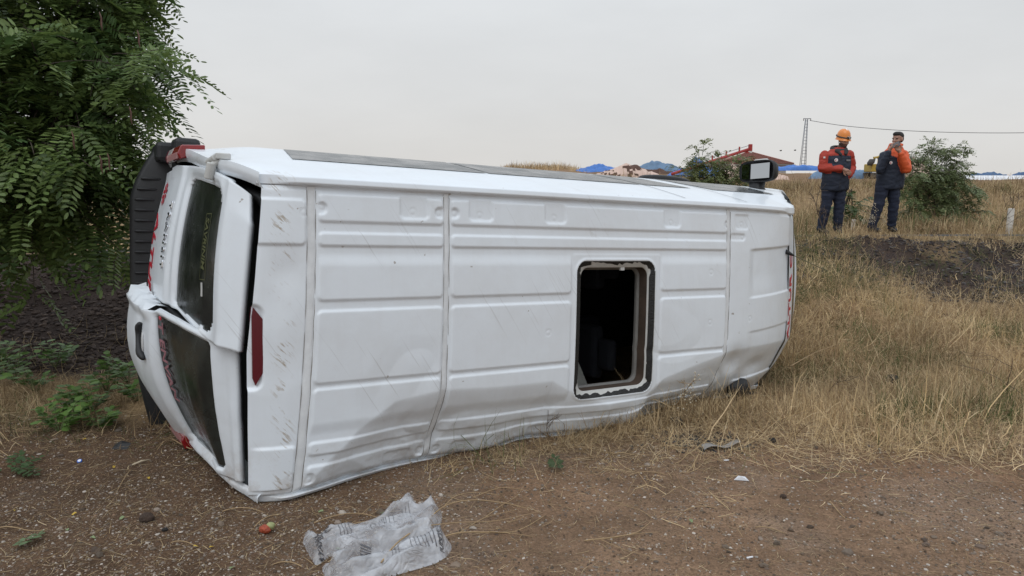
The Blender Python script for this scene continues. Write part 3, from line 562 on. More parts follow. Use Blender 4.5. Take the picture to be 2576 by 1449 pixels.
# tail lamps
def tail(vc, sgn, crushed):
    t = empty('tail_lamp'); t.parent = van
    red = mat('red_lens', (.22, .007, .010), .18, coat=.5, noise=.25, nscale=40); wht = mat('clear_lens', (.55, .53, .50), .2, coat=.5, noise=.2, nscale=60)
    for nm, m, w0, w1 in (('red_lens', red, -1.20, -1.42), ('clear_lens', wht, -1.42, -1.60), ('dark_red_lens', mat('dark_red_lens', (.12, .004, .02), .2), -1.60, -1.66)):
        b = MB()
        for a, c in ((w0, w1),):
            u0 = np.interp(-a, WK, ub_); u1 = np.interp(-c, WK, ub_)
            pts = []
            for w, ur in ((a, u0), (c, u1)):
                va = vc; pts += [(ur - .012, va + .045 * sgn, w), (ur - .028, va + .01 * sgn, w), (ur - .005, va - .048 * sgn, w), (ur + .14, va - .058 * sgn, w), (ur + .14, va, w)]
            V = [tuple(L3(*p)) for p in pts]; b.add(V, [(0, 1, 6, 5), (1, 2, 7, 6), (2, 3, 8, 7), (3, 4, 9, 8), (4, 0, 5, 9), (4, 3, 2, 1, 0), (5, 6, 7, 8, 9)])
        b.build(nm, m, t, bevel=.008)
    rm = mat('lens_rib', (.40, .22, .21), .3)
    for k in range(9):
        w = -1.22 - .37 * k / 9; ur = np.interp(-w, WK, ub_); MB().box(tuple(L3(ur - .031, vc + .04 * sgn, w)), tuple(L3(ur - .022, vc - .0 * sgn, w - .008))).build('lens_rib', rm, t)
    return t
tail(-.255, 1, False); tail(1.655, -1, True)
# stop lamp set into the rear of the roof
a = [(-.318, .648), (-.272, .712), (-.268, .995), (-.308, 1.07), (-.322, 1.03), (-.325, .70)]
def cap_w(u): return .028 - .055 * (-u / .33) ** 2.4
V = [tuple(L3(u + .008, v, cap_w(u) - .006)) for u, v in a] + [tuple(L3(u + .008, v, cap_w(u) - .06)) for u, v in a]
mk('brake_lamp', np.array(V), [(5, 4, 3, 2, 1, 0)] + [(i, (i + 1) % 6, 6 + (i + 1) % 6, 6 + i) for i in range(6)], mat('brake_lens', (.10, .006, .012), .2, coat=.4), van, False)
# --- lettering
def text_mesh(name, s, size, m, parent, origin, xd, yd, shear=0, depth=.0015, space=1.0, xs_=1.0, conform=None):
    c = bpy.data.curves.new(name, 'FONT'); c.body = s; c.size = size; c.extrude = depth; c.shear = shear; c.space_character = space; c.offset = size * .018
    o = bpy.data.objects.new(name, c); COL.objects.link(o); bpy.context.view_layer.update()
    me = bpy.data.meshes.new_from_object(o.evaluated_get(bpy.context.evaluated_depsgraph_get())); bpy.data.objects.remove(o)
    bm = bmesh.new(); bm.from_mesh(me)
    bmesh.ops.triangulate(bm, faces=bm.faces)
    for _ in range(2): bmesh.ops.subdivide_edges(bm, edges=[e for e in bm.edges if e.calc_length() > size * .2], cuts=1)
    bm.to_mesh(me); bm.free()
    co = np.zeros(len(me.vertices) * 3, np.float32); me.vertices.foreach_get('co', co); co = co.reshape(-1, 3); co[:, 0] *= xs_
    P = conform(co); me.vertices.foreach_set('co', np.ascontiguousarray(P, np.float32).ravel()); me.update(); me.materials.clear(); me.materials.append(m)
    ob = bpy.data.objects.new(name, me); COL.objects.link(ob); ob.parent = parent; return ob
def on_door(v0, w0, off): return lambda c: L3(udoor(w0 + c[:, 1], v0 + c[:, 0]) - off - c[:, 2], v0 + c[:, 0], w0 + c[:, 1])
text_mesh('lettering', 'ALTUR', .17, redp, door, 0, 0, 0, shear=.25, space=1.0, xs_=1.1, conform=on_door(.13, -1.90, .004))
text_mesh('chrome_badge', 'TRANSIT', .085, chrome, door, 0, 0, 0, depth=.004, space=1.25, xs_=1.1, conform=on_door(.06, -1.30, .006))
# round red emblem: radiating petals
pet = MB(); vc, wc = -.01, -1.80
for k in range(10):
    a = 2 * math.pi * k / 10; pts = []
    for (r, da) in ((.018, -.25), (.07, -.22), (.085, 0), (.07, .22), (.018, .25)):
        v = vc + r * 1.05 * math.cos(a + da); w = wc + r * math.sin(a + da); pts.append(tuple(L3(udoor(np.array(w), np.array(v)) - .0045, v, w)))
    pet.add(pts, [tuple(range(5))])
pet.build('flower_emblem', redp, door)
stk = mat('yellow_sticker', (.075, .082, .022), .6)
def on_win(v0, w0, off): return lambda c: L3(udoor(w0 + c[:, 1], v0 + c[:, 0]) + .026 - off - c[:, 2] * .2, v0 + c[:, 0], w0 + c[:, 1])
text_mesh('window_sticker', 'SAVRINIM', .075, stk, door, 0, 0, 0, shear=.2, xs_=.9, conform=on_win(.17, -.53, .003))
b = MB(); 
for (va, wa, vb3, wb) in ((.15, -.545, .53, -.541), (.15, -.46, .53, -.456), (.15, -.545, .154, -.456), (.526, -.545, .53, -.456)):
    n = 12; vs1 = np.linspace(va, vb3, n) if vb3 - va > .05 else np.array([va, vb3]); A_ = [tuple(L3(udoor(np.array(wa), np.array(x)) + .023, x, wa)) for x in vs1]; B_ = [tuple(L3(udoor(np.array(wb), np.array(x)) + .023, x, wb)) for x in vs1]; k = len(vs1); b.add(A_ + B_, [(i, i + 1, k + i + 1, k + i) for i in range(k - 1)])
b.build('sticker_border', stk, door)
V = [tuple(L3(udoor(np.array(w), np.array(v)) + .0225, v, w)) for v, w in ((.545, -.52), (.545, -.49), (.625, -.485), (.625, -.515))]; mk('white_label', np.array(V), [(0, 1, 2, 3)], primer, door)
def on_low(t0, w0, off): 
    def f(c):
        t = t0 + c[:, 0]; u, v = low(w0 + c[:, 1], t); return L3(u + .02 - off - c[:, 2], v, w0 + c[:, 1])
    return f
text_mesh('faded_lettering', 'T ENVAN', .12, redfaded, door2, 0, 0, 0, xs_=1.15, conform=on_low(.06, -1.10, .004))
def on_banner(v0, s0):
    def f(c):
        v = v0 - c[:, 0]; t = s0 - c[:, 1] / .28; u, v, w = ban(v, t); return D3(u - .001, v, w + .005 + c[:, 2])
    return f
text_mesh('front_lettering', 'ALTUR C', .19, redp, van, 0, 0, 0, xs_=1.0, conform=on_banner(1.12, .62))
# --- mirror
mir = empty('door_mirror'); mir.parent = van
mb_ = MB(); V, F = [], []
def loft(secs, n=20):
    V = []; 
    for (c, ax, ay, A1, A2) in secs:
        for k in range(n):
            t = 2 * math.pi * k / n; ct, st = math.cos(t), math.sin(t); q = .55
            V.append(np.array(c) + np.array(A1) * ax * math.copysign(abs(ct) ** q, ct) + np.array(A2) * ay * math.copysign(abs(st) ** q, st))
    m = len(secs); F = [(i * n + j, i * n + (j + 1) % n, (i + 1) * n + (j + 1) % n, (i + 1) * n + j) for i in range(m - 1) for j in range(n)]
    F += [tuple(range(n - 1, -1, -1)), tuple((m - 1) * n + j for j in range(n))]; return np.array(V), F
Xl, Yl, Zl = (1, 0, 0), (0, 1, 0), (0, 0, 1)
mc = L3(4.75, -.455, -.96)
V, F = loft([(mc + np.array((-.022, 0, 0)), .196, .098, Zl, Yl), (mc + np.array((-.045, 0, 0)), .208, .108, Zl, Yl), (mc + np.array((.0, 0, 0)), .212, .112, Zl, Yl), (mc + np.array((.06, .0, 0)), .19, .10, Zl, Yl), (mc + np.array((.11, 0, 0)), .12, .07, Zl, Yl)])
mk('housing', V, F, blackp, mir)
mirror_m = mat('mirror_glass', (.50, .53, .56), .03, metal=1)
def mglass(w0, w1, nm, tilt):
    V = [];
    for (a, bq) in ((w0, -.074), (w1, -.074), (w1, .074), (w0, .074)): V.append(mc + np.array((-.046 + tilt * (a - (w0 + w1) / 2), bq, a)))
    o = mk(nm, np.array(V), [(0, 1, 2, 3)], mirror_m, mir, False); bmod = o.modifiers.new('thickness', 'SOLIDIFY'); bmod.thickness = .004
    return o
mglass(-.168, -.082, 'wide_glass', .12); mglass(-.066, .172, 'main_glass', -.06)
V, F = loft([(mc + np.array((.02, -.10, -.03)), .06, .075, Xl, Zl), (mc + np.array((.02, -.16, -.03)), .055, .07, Xl, Zl), (mc + np.array((.02, -.215, -.03)), .09, .10, Xl, Zl)], 16); mk('arm', V, F, blackp, mir)
V, F = loft([(L3(4.76, -.235, -1.0), .12, .11, Xl, Zl), (L3(4.78, -.20, -.98), .23, .15, Xl, Zl), (L3(4.80, -.17, -.96), .28, .18, Xl, Zl)], 20); mk('mirror_base', V, F, blackp, mir)
V, F = loft([(mc + np.array((.03, .105, -.0)), .10, .03, Zl, Xl), (mc + np.array((.03, .125, -.0)), .07, .02, Zl, Xl)], 14); mk('side_repeater', V, F, primer, mir)
# --- antenna
aw = -frontdrop(4.2); b = MB(); a0 = np.array((4.20, .33, aw)); tipd = np.array((.36, .165, .17))
P = [a0 + tipd * t for t in (0, .1, .2, 1)]; V, F = tube_np([L3(*p) for p in P[:3]], [.022, .016, .007], 8); ant = mk('antenna', V, F, blackp, van); V, F = tube_np([L3(*p) for p in P[1:]], .0035, 6); mk('antenna_rod', V, F, mat('rod', (.10, .09, .05), .5), ant)
# --- cabin interior
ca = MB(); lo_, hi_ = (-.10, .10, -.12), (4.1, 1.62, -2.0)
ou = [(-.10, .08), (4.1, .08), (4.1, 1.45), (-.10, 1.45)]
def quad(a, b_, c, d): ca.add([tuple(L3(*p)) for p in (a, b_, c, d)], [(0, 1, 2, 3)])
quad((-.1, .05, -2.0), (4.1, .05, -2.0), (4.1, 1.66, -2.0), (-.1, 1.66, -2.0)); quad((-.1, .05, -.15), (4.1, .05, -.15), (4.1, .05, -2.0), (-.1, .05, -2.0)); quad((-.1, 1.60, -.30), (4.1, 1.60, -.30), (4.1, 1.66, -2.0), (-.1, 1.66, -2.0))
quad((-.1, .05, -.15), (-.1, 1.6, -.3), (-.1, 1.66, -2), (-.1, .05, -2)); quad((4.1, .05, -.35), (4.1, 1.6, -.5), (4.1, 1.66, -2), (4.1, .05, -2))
ca.build('cabin_lining', dark_in, van)  # lining coloured near black so the cabin reads as shaded
seat_m = mat('seat_fabric', (.022, .024, .032), .9, noise=.2)
for su in (1.55, 2.25, 2.95):
    for sv in (.45, 1.22):
        s = empty('passenger_seat'); s.parent = van; s.location = Vector(L3(su, sv, -1.95))
        b = MB().box((-.22, -.23, .35), (.25, .23, .48)); b.build('seat_cushion', seat_m, s, bevel=.04)
        b = MB().box((-.32, -.23, .45), (-.20, .23, 1.10)); b.build('seat_back', seat_m, s, bevel=.04); MB().box((-.30, -.13, 1.12), (-.22, .13, 1.30)).build('head_rest', seat_m, s, bevel=.03)
pan = mat('loose_panel', (.42, .42, .38), .7, noise=.2)
b = MB(); b.add([tuple(L3(*p)) for p in ((2.02, 1.28, -.75), (2.42, 1.24, -.8), (2.40, 1.58, -.5), (1.98, 1.56, -.45))], [(0, 1, 2, 3)]); b.build('loose_cover', pan, van)

cm_ = at(1857, 975, 6.05); MB().ell(tuple(van.matrix_world.inverted() @ Vector(cm_)), (.13, .09, .07), 16, 10).build('crushed_mirror', blackp, van, True)
# ================================================================ foliage helpers
def nrm_(a): return a / (np.linalg.norm(a, axis=-1, keepdims=True) + 1e-9)
def pinnate(base, direc, normal, L, npair, ll, lw, droop, rng, nv=6, col=None):
    """many pinnate leaves at once. base, direc, normal (n,3); L (n,). returns V, F (hexagon leaflets), C"""
    n = len(base); T = nrm_(direc); S = nrm_(np.cross(T, normal)); Nn = np.cross(S, T)
    Vs = []; Cs = []
    for k in range(npair + 1):
        f = .16 + .84 * k / npair
        p = base + T * (L * f)[:, None] + np.array([0, 0, -1.]) * (droop * L * f * f)[:, None]
        size = ll * (L / L.mean())[:, None] * (.72 + .28 * math.sin(math.pi * min(f, .85)))
        sides = (1, -1) if k < npair else (0,)
        for s in sides:
            if s == 0: d = T + np.array([0, 0, -.4]) * droop
            else: d = S * s * .93 + T * .36 + Nn * .18 + np.array([0, 0, -.20])
            d = nrm_(d + rng.normal(0, .10, (n, 3))); w = nrm_(np.cross(d, Nn + rng.normal(0, .25, (n, 3)))); up_v = np.cross(w, d)
            l = size * rng.uniform(.85, 1.12, (n, 1)); hw = l * lw
            pts = [p, p + d * l * .28 + w * hw * .9, p + d * l * .72 + w * hw * .95, p + d * l + up_v * -l * .05, p + d * l * .72 - w * hw * .95, p + d * l * .28 - w * hw * .9]
            Vs.append(np.stack(pts, 1)); Cs.append(col * rng.uniform(.82, 1.2, (n, 1)))
        
    V = np.concatenate(Vs, 0); C = np.concatenate(Cs, 0); m = len(V); F = np.arange(m * 6).reshape(m, 6); return V.reshape(-1, 3), F, np.repeat(C, 6, 0)
def rib_tubes(segs, n=5):
    V = []; F = []; b = 0
    for pts, r in segs:
        v, f = tube_np(pts, r, n, True); V.append(v); F += [tuple(i + b for i in q) for q in f]; b += len(v)
    return np.concatenate(V), F
bark = mat('bark', (.07, .055, .042), .95, noise=.4, nscale=14, bump=.8, bscale=30)
leaf_m = foliage_mat('leaf', .42, .30, .45)
def bezier(p0, p1, p2, n=8):
    t = np.linspace(0, 1, n)[:, None]; return (1 - t) ** 2 * p0 + 2 * t * (1 - t) * p1 + t * t * p2
def make_tree(name, label, group, base, trunk_top, blobs, ntwig, nleaf, leafL, npair, ll, lw, colA, colB, seed, tr=.11, hang=.5, twig_len=.6, trunks=1, dens=None):
    rng = np.random.default_rng(seed); root = empty(name, tuple(base)); tag(root, label, 'tree', group); off = np.array(base, float)
    segs = []; top = np.array(trunk_top, float)
    for k in range(trunks):
        j = rng.normal(0, .12, 3) * (k > 0); segs.append((bezier(off + j * [1, 1, 0], (off + top) / 2 + rng.normal(0, .12, 3), top + j), np.linspace(tr, tr * .55, 8)))
    B = []; D = []; Nn = []; CC = []
    wts = np.array([b[3] ** 1.7 if len(b) < 5 else b[4] for b in blobs]); cnt = np.maximum(4, (ntwig * wts / wts.sum()).astype(int))
    for (bl, c) in zip(blobs, cnt):
        ctr = np.array(bl[:3], float); R = bl[3]
        mid = (top + ctr) / 2 + np.array([0, 0, .3 * np.linalg.norm(ctr - top)]) * .6
        segs.append((bezier(top + rng.normal(0, .04, 3), mid, ctr), np.linspace(tr * .5, tr * .12, 8)))
        for q in range(c):
            d = nrm_(rng.normal(0, 1, 3) + np.array([0, 0, .25])); r0 = R * rng.uniform(.15, .75); s = ctr + d * r0 * np.array([1, 1, .85])
            e = s + d * twig_len * rng.uniform(.6, 1.1) + np.array([0, 0, -hang * twig_len * rng.uniform(.3, 1.1)]); m_ = (s + e) / 2 + np.array([0, 0, .12 * twig_len])
            cv = bezier(s, m_, e, 7); segs.append((cv, np.linspace(.006, .0025, 7) * max(1, tr * 9 * .5)))
            for i in range(nleaf):
                f = .1 + .9 * (i + rng.uniform(0, .6)) / nleaf; p = s * (1 - f) ** 2 + 2 * f * (1 - f) * m_ + f * f * e
                tdir = nrm_(2 * (1 - f) * (m_ - s) + 2 * f * (e - m_)); sd = nrm_(np.cross(tdir, [0, 0, 1])) * (1 if i % 2 else -1)
                dd = nrm_(tdir * .55 + sd * .8 + np.array([0, 0, -.25]) + rng.normal(0, .28, 3)); B.append(p); D.append(dd); Nn.append(nrm_(np.array([0, 0, 1.]) + rng.normal(0, .38, 3)))
                hgt = rng.uniform(0, 1); CC.append(np.array(colA) * (1 - hgt) + np.array(colB) * hgt)
    B = np.array(B); D = np.array(D); Nn = np.array(Nn); CC = np.array(CC); L = leafL * rng.uniform(.75, 1.15, len(B))
    V, F, C = pinnate(B, D, Nn, L, npair, ll, lw, .35, rng, col=CC)
    cr = mk('crown', V - off, F, leaf_m, root, False); pcol(cr.data, C)
    V, F = rib_tubes(segs); tk = mk('trunk', V - off, F, bark, root)
    return root, len(B)
# ---------------------------------------------------------------- large locust tree at the left
def P3(x, y, z): return tuple(at(x, y, z))
bl = [(*P3(60, 60, 6.0), .62), (*P3(175, 80, 6.0), .50), (*P3(235, 140, 5.9), .36), (*P3(270, 145, 5.8), .20), (*P3(120, 230, 5.6), .62), (*P3(175, 265, 5.7), .46), (*P3(60, 370, 5.5), .55), (*P3(150, 380, 5.7), .42), (*P3(175, 335, 6.1), .34),
      (*P3(80, 470, 5.7), .42), (*P3(150, 465, 6.0), .34), (*P3(30, 545, 5.6), .24), (*P3(120, 520, 5.9), .24), (*P3(170, 420, 6.3), .26), (*P3(-150, 100, 6.2), .8), (*P3(-120, 380, 6.0), .8), (*P3(-100, 480, 6.2), .5), (*P3(100, -120, 6.3), .8), (*P3(190, -110, 6.2), .5), (*P3(-350, 200, 6.6), .9), (*P3(-300, -200, 6.6), .9),
      (*P3(225, 40, 6.2), .26), (*P3(305, 170, 5.7), .10), (*P3(225, 215, 5.9), .22)]
tb = np.array(P3(-330, 760, 6.9)); tb[2] = float(hz(tb[0], tb[1])) - .05
tree1, nl = make_tree('locust_tree', 'large dark green locust tree with drooping feathery leaves behind the van doors', None, tb, P3(-200, 250, 6.6), bl, 470, 10, .38, 10, .078, .175, (.064, .112, .036), (.175, .240, .070), 11, tr=.14, hang=.55, twig_len=.55)
# seed pods hanging in it
pod_m = mat('seed_pod', (.10, .045, .03), .7, noise=.3)
for k, (x, y, z) in enumerate(((325, 268, 5.2), (250, 30, 5.2), (345, 75, 5.2), (250, 390, 5.0), (560 * .63, 430, 5.2), (262, 395, 5.3), (270, 385, 5.1), (452, 372, 5.6), (180, 330, 5.0))):
    p = np.array(P3(x, y, z)) - np.array(tb); V, F = tube_np([p, p + [.01, 0, -.04], p + [0, .01, -.09], p + [.012, 0, -.13]], [.004, .011, .012, .004], 6, flat=.4); mk('seed_pod', V, F, pod_m, tree1)
# ---------------------------------------------------------------- small trees beyond the road
def smalltree(name, label, x0, x1, ytop, ybase, z, seed, n, col, blobs_px):
    b = np.array(P3((x0 + x1) / 2, ybase, z)); b[2] = float(hz(b[0], b[1])) - .03
    bl = [(*P3(px, py, z + dz), r) for px, py, r, dz in blobs_px]
    return make_tree(name, label, 'small feathery trees beyond the road', b, tuple(b + np.array([0, 0, .8])), bl, n, 9, .21, 5, .050, .27, col[0], col[1], seed, tr=.035, hang=.15, twig_len=.42)
smalltree('young_tree', 'young green feathery tree right of the person holding a phone', 2270, 2400, 350, 590, 15.5, 21, 250, ((.11, .145, .062), (.20, .24, .105)),
          [(2340, 395, .22, 0), (2375, 400, .2, .1), (2320, 440, .38, 0), (2390, 430, .3, .2), (2425, 405, .16, 0), (2300, 480, .36, -.2), (2360, 480, .5, .2), (2410, 470, .32, 0), (2320, 530, .38, -.2), (2380, 535, .45, .1), (2425, 540, .28, 0), (2345, 375, .10, 0), (2290, 420, .2, 0)])
smalltree('young_tree', 'young feathery tree rising behind the van in front of the red auger', 1730, 1850, 385, 560, 15.0, 22, 130, ((.10, .13, .045), (.18, .20, .075)),
          [(1765, 405, .24, 0), (1790, 430, .36, 0), (1830, 435, .3, 0), (1745, 445, .3, 0), (1800, 470, .5, 0), (1850, 460, .26, 0), (1845, 415, .15, 0), (1760, 480, .4, 0), (1840, 480, .4, 0)])
smalltree('low_green_shrub', 'low green shrub on the bank behind the person in the helmet', 2120, 2145, 500, 585, 15.0, 23, 36, ((.05, .09, .03), (.09, .14, .045)), [(2130, 540, .22, 0), (2145, 520, .14, 0), (2120, 560, .15, 0)])
# ================================================================ field beyond the road: heaps, sheets, house, auger, pole
tarp_m = mat('blue_tarpaulin', (.04, .15, .46), .45, noise=.25, nscale=2); tarpg = mat('grey_blue_tarpaulin', (.11, .19, .30), .6, noise=.25, nscale=1.2); grain_m = mat('pale_grain', (.58, .43, .36), .9, noise=.12, nscale=1.5)
soil_d = mat('brown_field_soil', (.10, .055, .04), .95, noise=.3, nscale=2); sheetw = mat('white_sheet', (.72, .72, .74), .5, noise=.06, nscale=2)
def heap(name, label, cat, x0, x1, ytop, ybase, z, m, seed, depth=.5, pw=1.0, group=None, m2=None, sharp=.0):
    rng = np.random.default_rng(seed); a = np.array(at(x0, ybase, z)); b = np.array(at(x1, ybase, z)); hgt = (ybase - ytop) / FPX * z; W = b[0] - a[0]; cx = (a[0] + b[0]) / 2; cy = (a[1] + b[1]) / 2
    n = 56; S, T = np.meshgrid(np.linspace(-1, 1, n), np.linspace(-1, 1, 22), indexing='ij'); D = W * depth
    r = np.sqrt(np.clip((np.abs(S) ** 2.2 + np.abs(T) ** 2.2), 0, None)); Hh = np.clip(1 - r, 0, None) ** (pw * .75) * (.35 + 1.25 * fbm(S * 2.2 + seed * 3.1, T * 1.2, .8, seed)) + .16 * (fbm(S * 8 + seed, T * 5, .8, seed + 3) - .5) * (r < .95)
    V = np.stack([S * W / 2, T * D / 2, Hh * hgt * 1.18 - .12], -1).reshape(-1, 3); F = grid_faces(n, 22); mi = None; mats = m
    if m2 is not None:
        fc = V[F].mean(1); mi = ((fbm(fc[:, 0] * 1.2, fc[:, 2] * 6 + fc[:, 1] * .3, 1.0, seed + 7) > .56) & (fc[:, 2] > hgt * .05)).astype(int); mats = [m, m2]
    o = mk(name, V, F, mats, None, True, (cx, cy, a[2]), mi); tag(o, label, cat, group); return o
G1 = 'covered heaps in the far field'
heap('covered_heap', 'bright blue tarpaulin heap furthest left on the field', 'tarpaulin', 1430, 1580, 412, 436, 92, tarp_m, 1, .4, .8, G1)
heap('grain_heap', 'rounded pinkish white heap streaked with brown soil', 'grain heap', 1478, 1668, 416, 456, 72, grain_m, 2, .5, .62, None, soil_d)
heap('covered_heap', 'long grey blue covered heap behind the streaked heap', 'tarpaulin', 1575, 1730, 409, 432, 100, tarpg, 3, .35, .8, G1)
heap('soil_heap', 'low brown soil heap below the grey blue cover', 'soil heap', 1560, 1720, 424, 448, 84, soil_d, 4, .3, .7)
heap('covered_heap', 'bright blue tarpaulin slope beneath the red auger', 'tarpaulin', 1672, 1830, 404, 446, 78, tarp_m, 5, .4, 1.0, G1)
heap('grain_heap', 'pale grain heap in front of the tiled roof house', 'grain heap', 1795, 1925, 414, 452, 74, grain_m, 6, .45, .8)
heap('covered_heap', 'flat bright blue strip of tarpaulin right of the mirror', 'tarpaulin', 1930, 2075, 413, 427, 96, tarp_m, 7, .3, .5, G1)
heap('covered_heap', 'grey blue covered heap between the two people', 'tarpaulin', 2035, 2215, 419, 449, 70, tarpg, 8, .4, .62, G1)
heap('grain_scatter', 'small pinkish white scatter right of the van mirror', 'grain heap', 1945, 1985, 437, 448, 60, grain_m, 9, .6, .8)
heap('grain_heap', 'pinkish pale heap just behind the person holding a phone', 'grain heap', 2255, 2345, 402, 446, 76, grain_m, 13, .45, .9)
heap('covered_heap', 'dark blue long covered bank at the right horizon', 'tarpaulin', 2428, 2545, 433, 448, 80, mat('dark_blue_tarpaulin', (.05, .11, .22), .6, noise=.2, nscale=1), 10, .25, .45, G1)
heap('covered_heap', 'dark blue heap cut by the right picture edge', 'tarpaulin', 2535, 2660, 430, 450, 78, mat('navy_tarpaulin', (.04, .10, .22), .6, noise=.3, nscale=1), 11, .35, .6, G1)
heap('grain_scatter', 'pale crumpled heap between the two dark blue covers', 'grain heap', 2520, 2560, 437, 449, 70, grain_m, 12, .6, .8)
S, T = np.meshgrid(np.linspace(0, 1, 30), np.linspace(0, 1, 4), indexing='ij'); p0 = np.array(at(2425, 446, 66)); p1 = np.array(at(2640, 446, 66))
V = np.stack([p0[0] + (p1[0] - p0[0]) * S, p0[1] + 3 * T, p0[2] - .25 + .42 * np.sin(T * math.pi / 2) + .03 * (fbm(S * 20, T, 1, 3) - .5)], -1).reshape(-1, 3)
tag(mk('plastic_sheet', V, grid_faces(30, 4), sheetw), 'long white plastic sheet along the right horizon', 'sheet')
# low brown ridge of soil in front of the sheets
# ---- house
hs = empty('farm_house', tuple(at(1885, 440, 112))); tag(hs, 'low house with red tiled hip roof and chimney on the horizon', 'house')
k = 112 / FPX; zb = (440 - 413) * k
wall_m = mat('house_wall', (.55, .53, .50), .85, noise=.08, nscale=1); tile_m = mat('roof_tile', (.20, .085, .066), .85, noise=.3, nscale=3); fascia = mat('house_fascia', (.22, .20, .18), .8)
MB().box((-5.6, -3, -2.5), (4.6, 3.5, zb)).build('wall', wall_m, hs)
ap = (440 - 385) * k; e = [(-6.3, -3.9, zb), (5.4, -3.9, zb), (5.4, 4.4, zb), (-6.3, 4.4, zb)]; r0, r1 = (-.6, .2, ap), (.4, .2, ap)
rf = MB(); rf.add(e + [r0, r1], [(0, 1, 5, 4), (1, 2, 5), (2, 3, 4, 5), (3, 0, 4)]); roof = rf.build('roof', tile_m, hs)
def lerp(a, b, t): return tuple(np.array(a) * (1 - t) + np.array(b) * t)
tr_m = mat('roof_tile_row', (.22, .095, .073), .85, noise=.35, nscale=4)
for q in range(14):                                        # tile courses on the near slopes
    t = q / 14
    for (ea, eb, ta, tb_) in ((e[0], e[1], r0, r1), (e[1], e[2], r1, r1)):
        a = lerp(ea, ta, t); b = lerp(eb, tb_, t); V, F = tube_np([np.array(a) + [0, 0, .02], np.array(b) + [0, 0, .02]], .06, 5); mk('tile_course', V, F, tr_m, roof)
for a, b in ((e[0], r0), (e[1], r1), (r0, r1)):
    V, F = tube_np([np.array(a) + [0, 0, .05], np.array(b) + [0, 0, .05]], .09, 6); mk('ridge_tiles', V, F, mat('ridge', (.33, .14, .11), .8), roof)
MB().box((-6.3, -3.9, zb - .28), (5.4, 4.4, zb - .02)).build('eaves_board', fascia, hs)
MB().box((-.1, 0, ap - .3), (.28, .4, ap + .75)).build('chimney', wall_m, roof)
MB().box((5.4, -1.5, zb - .6), (6.6, 3.0, zb - .1)).build('porch_roof', fascia, hs)
for wx in (-4.2, -1.6, 2.0):
    w_ = MB().box((wx, -3.05, zb - 1.9), (wx + 1.1, -3.0, zb - .7)).build('window', mat('house_glass', (.05, .06, .07), .2), hs); MB().box((wx - .08, -3.09, zb - 2.0), (wx + 1.18, -3.052, zb - 1.9)).build('sill', wall_m, w_)
# ---- red grain auger
ag = empty('grain_auger', tuple(at(1690, 438, 76))); tag(ag, 'long red grain auger slanting up in front of the house', 'auger'); o0 = np.array(at(1690, 438, 76)); redm = mat('auger_red', (.34, .03, .026), .5, noise=.15)
a = np.zeros(3); b = np.array(at(1888, 374, 80)) - o0; up3 = np.array([0, 0, 1.])
V, F = tube_np([a, a + (b - a) * .5, b], .16, 10); mk('auger_tube', V, F, redm, ag)
V, F = tube_np([a + (b - a) * .25 + up3 * .45, b + up3 * .42], .035, 6); mk('stay_rail', V, F, mat('steel_stay', (.30, .30, .31), .5), ag)
for t in (.3, .5, .68, .85): p = a + (b - a) * t; MB().box(tuple(p - [.07, .07, 0]), tuple(p + [.07, .07, .62])).build('stay_post', redm, ag)
MB().box(tuple(b - [.22, .2, .25]), tuple(b + [.16, .2, .5])).build('auger_head', redm, ag, bevel=.05); MB().box(tuple(b - [.6, .2, .5]), tuple(b + [-.25, .2, -.1])).build('spout', redm, ag)
# ---- lattice pole and wire
zp = 120; pb = np.array(at(2019, 424, zp)); pt = np.array(at(2029, 300, zp)); pole = empty('lattice_pole', tuple(pb)); tag(pole, 'thin grey lattice power pole standing in the field', 'pole')
stl = mat('galvanised_steel', (.26, .27, .29), .55, metal=.3); ax = pt - pb; Hp = np.linalg.norm(ax)
wpole = lambda t: .42 * (1 - t) + .16 * t
for s in (-1, 1):
    for s2 in (-1, 1):
        V, F = tube_np([np.array([s * wpole(0), s2 * .3, 0]), ax + [s * wpole(1), s2 * .1, 0]], .055, 5); mk('leg', V, F, stl, pole)
for k_ in range(15):
    t = (k_ + .5) / 15; p = ax * t; V, F = tube_np([p + [-wpole(t), -.2, 0], p + [wpole(t), -.2, 0]], .035, 4); mk('rung', V, F, stl, pole)
V, F = tube_np([ax + [-.55, 0, .1], ax + [.75, 0, .1]], .07, 6); mk('cross_arm', V, F, stl, pole)
for s in (.7, -.5): V, F = tube_np([ax + [s, 0, -.25], ax + [s, 0, .1]], .06, 6); mk('insulator', V, F, mat('insulator', (.2, .16, .13), .4), pole)
wp = [at(x, y, zp - (x - 2030) * .02) for x, y in ((2037, 303), (2120, 316), (2220, 325), (2330, 331), (2450, 334), (2576, 334), (2760, 330), (3000, 318))]
V, F = tube_np(spl(np.array(wp), 50), .045, 5); tag(mk('power_line', V, F, mat('wire', (.10, .10, .11), .6)), 'thin sagging power wire running right from the lattice pole', 'wire')
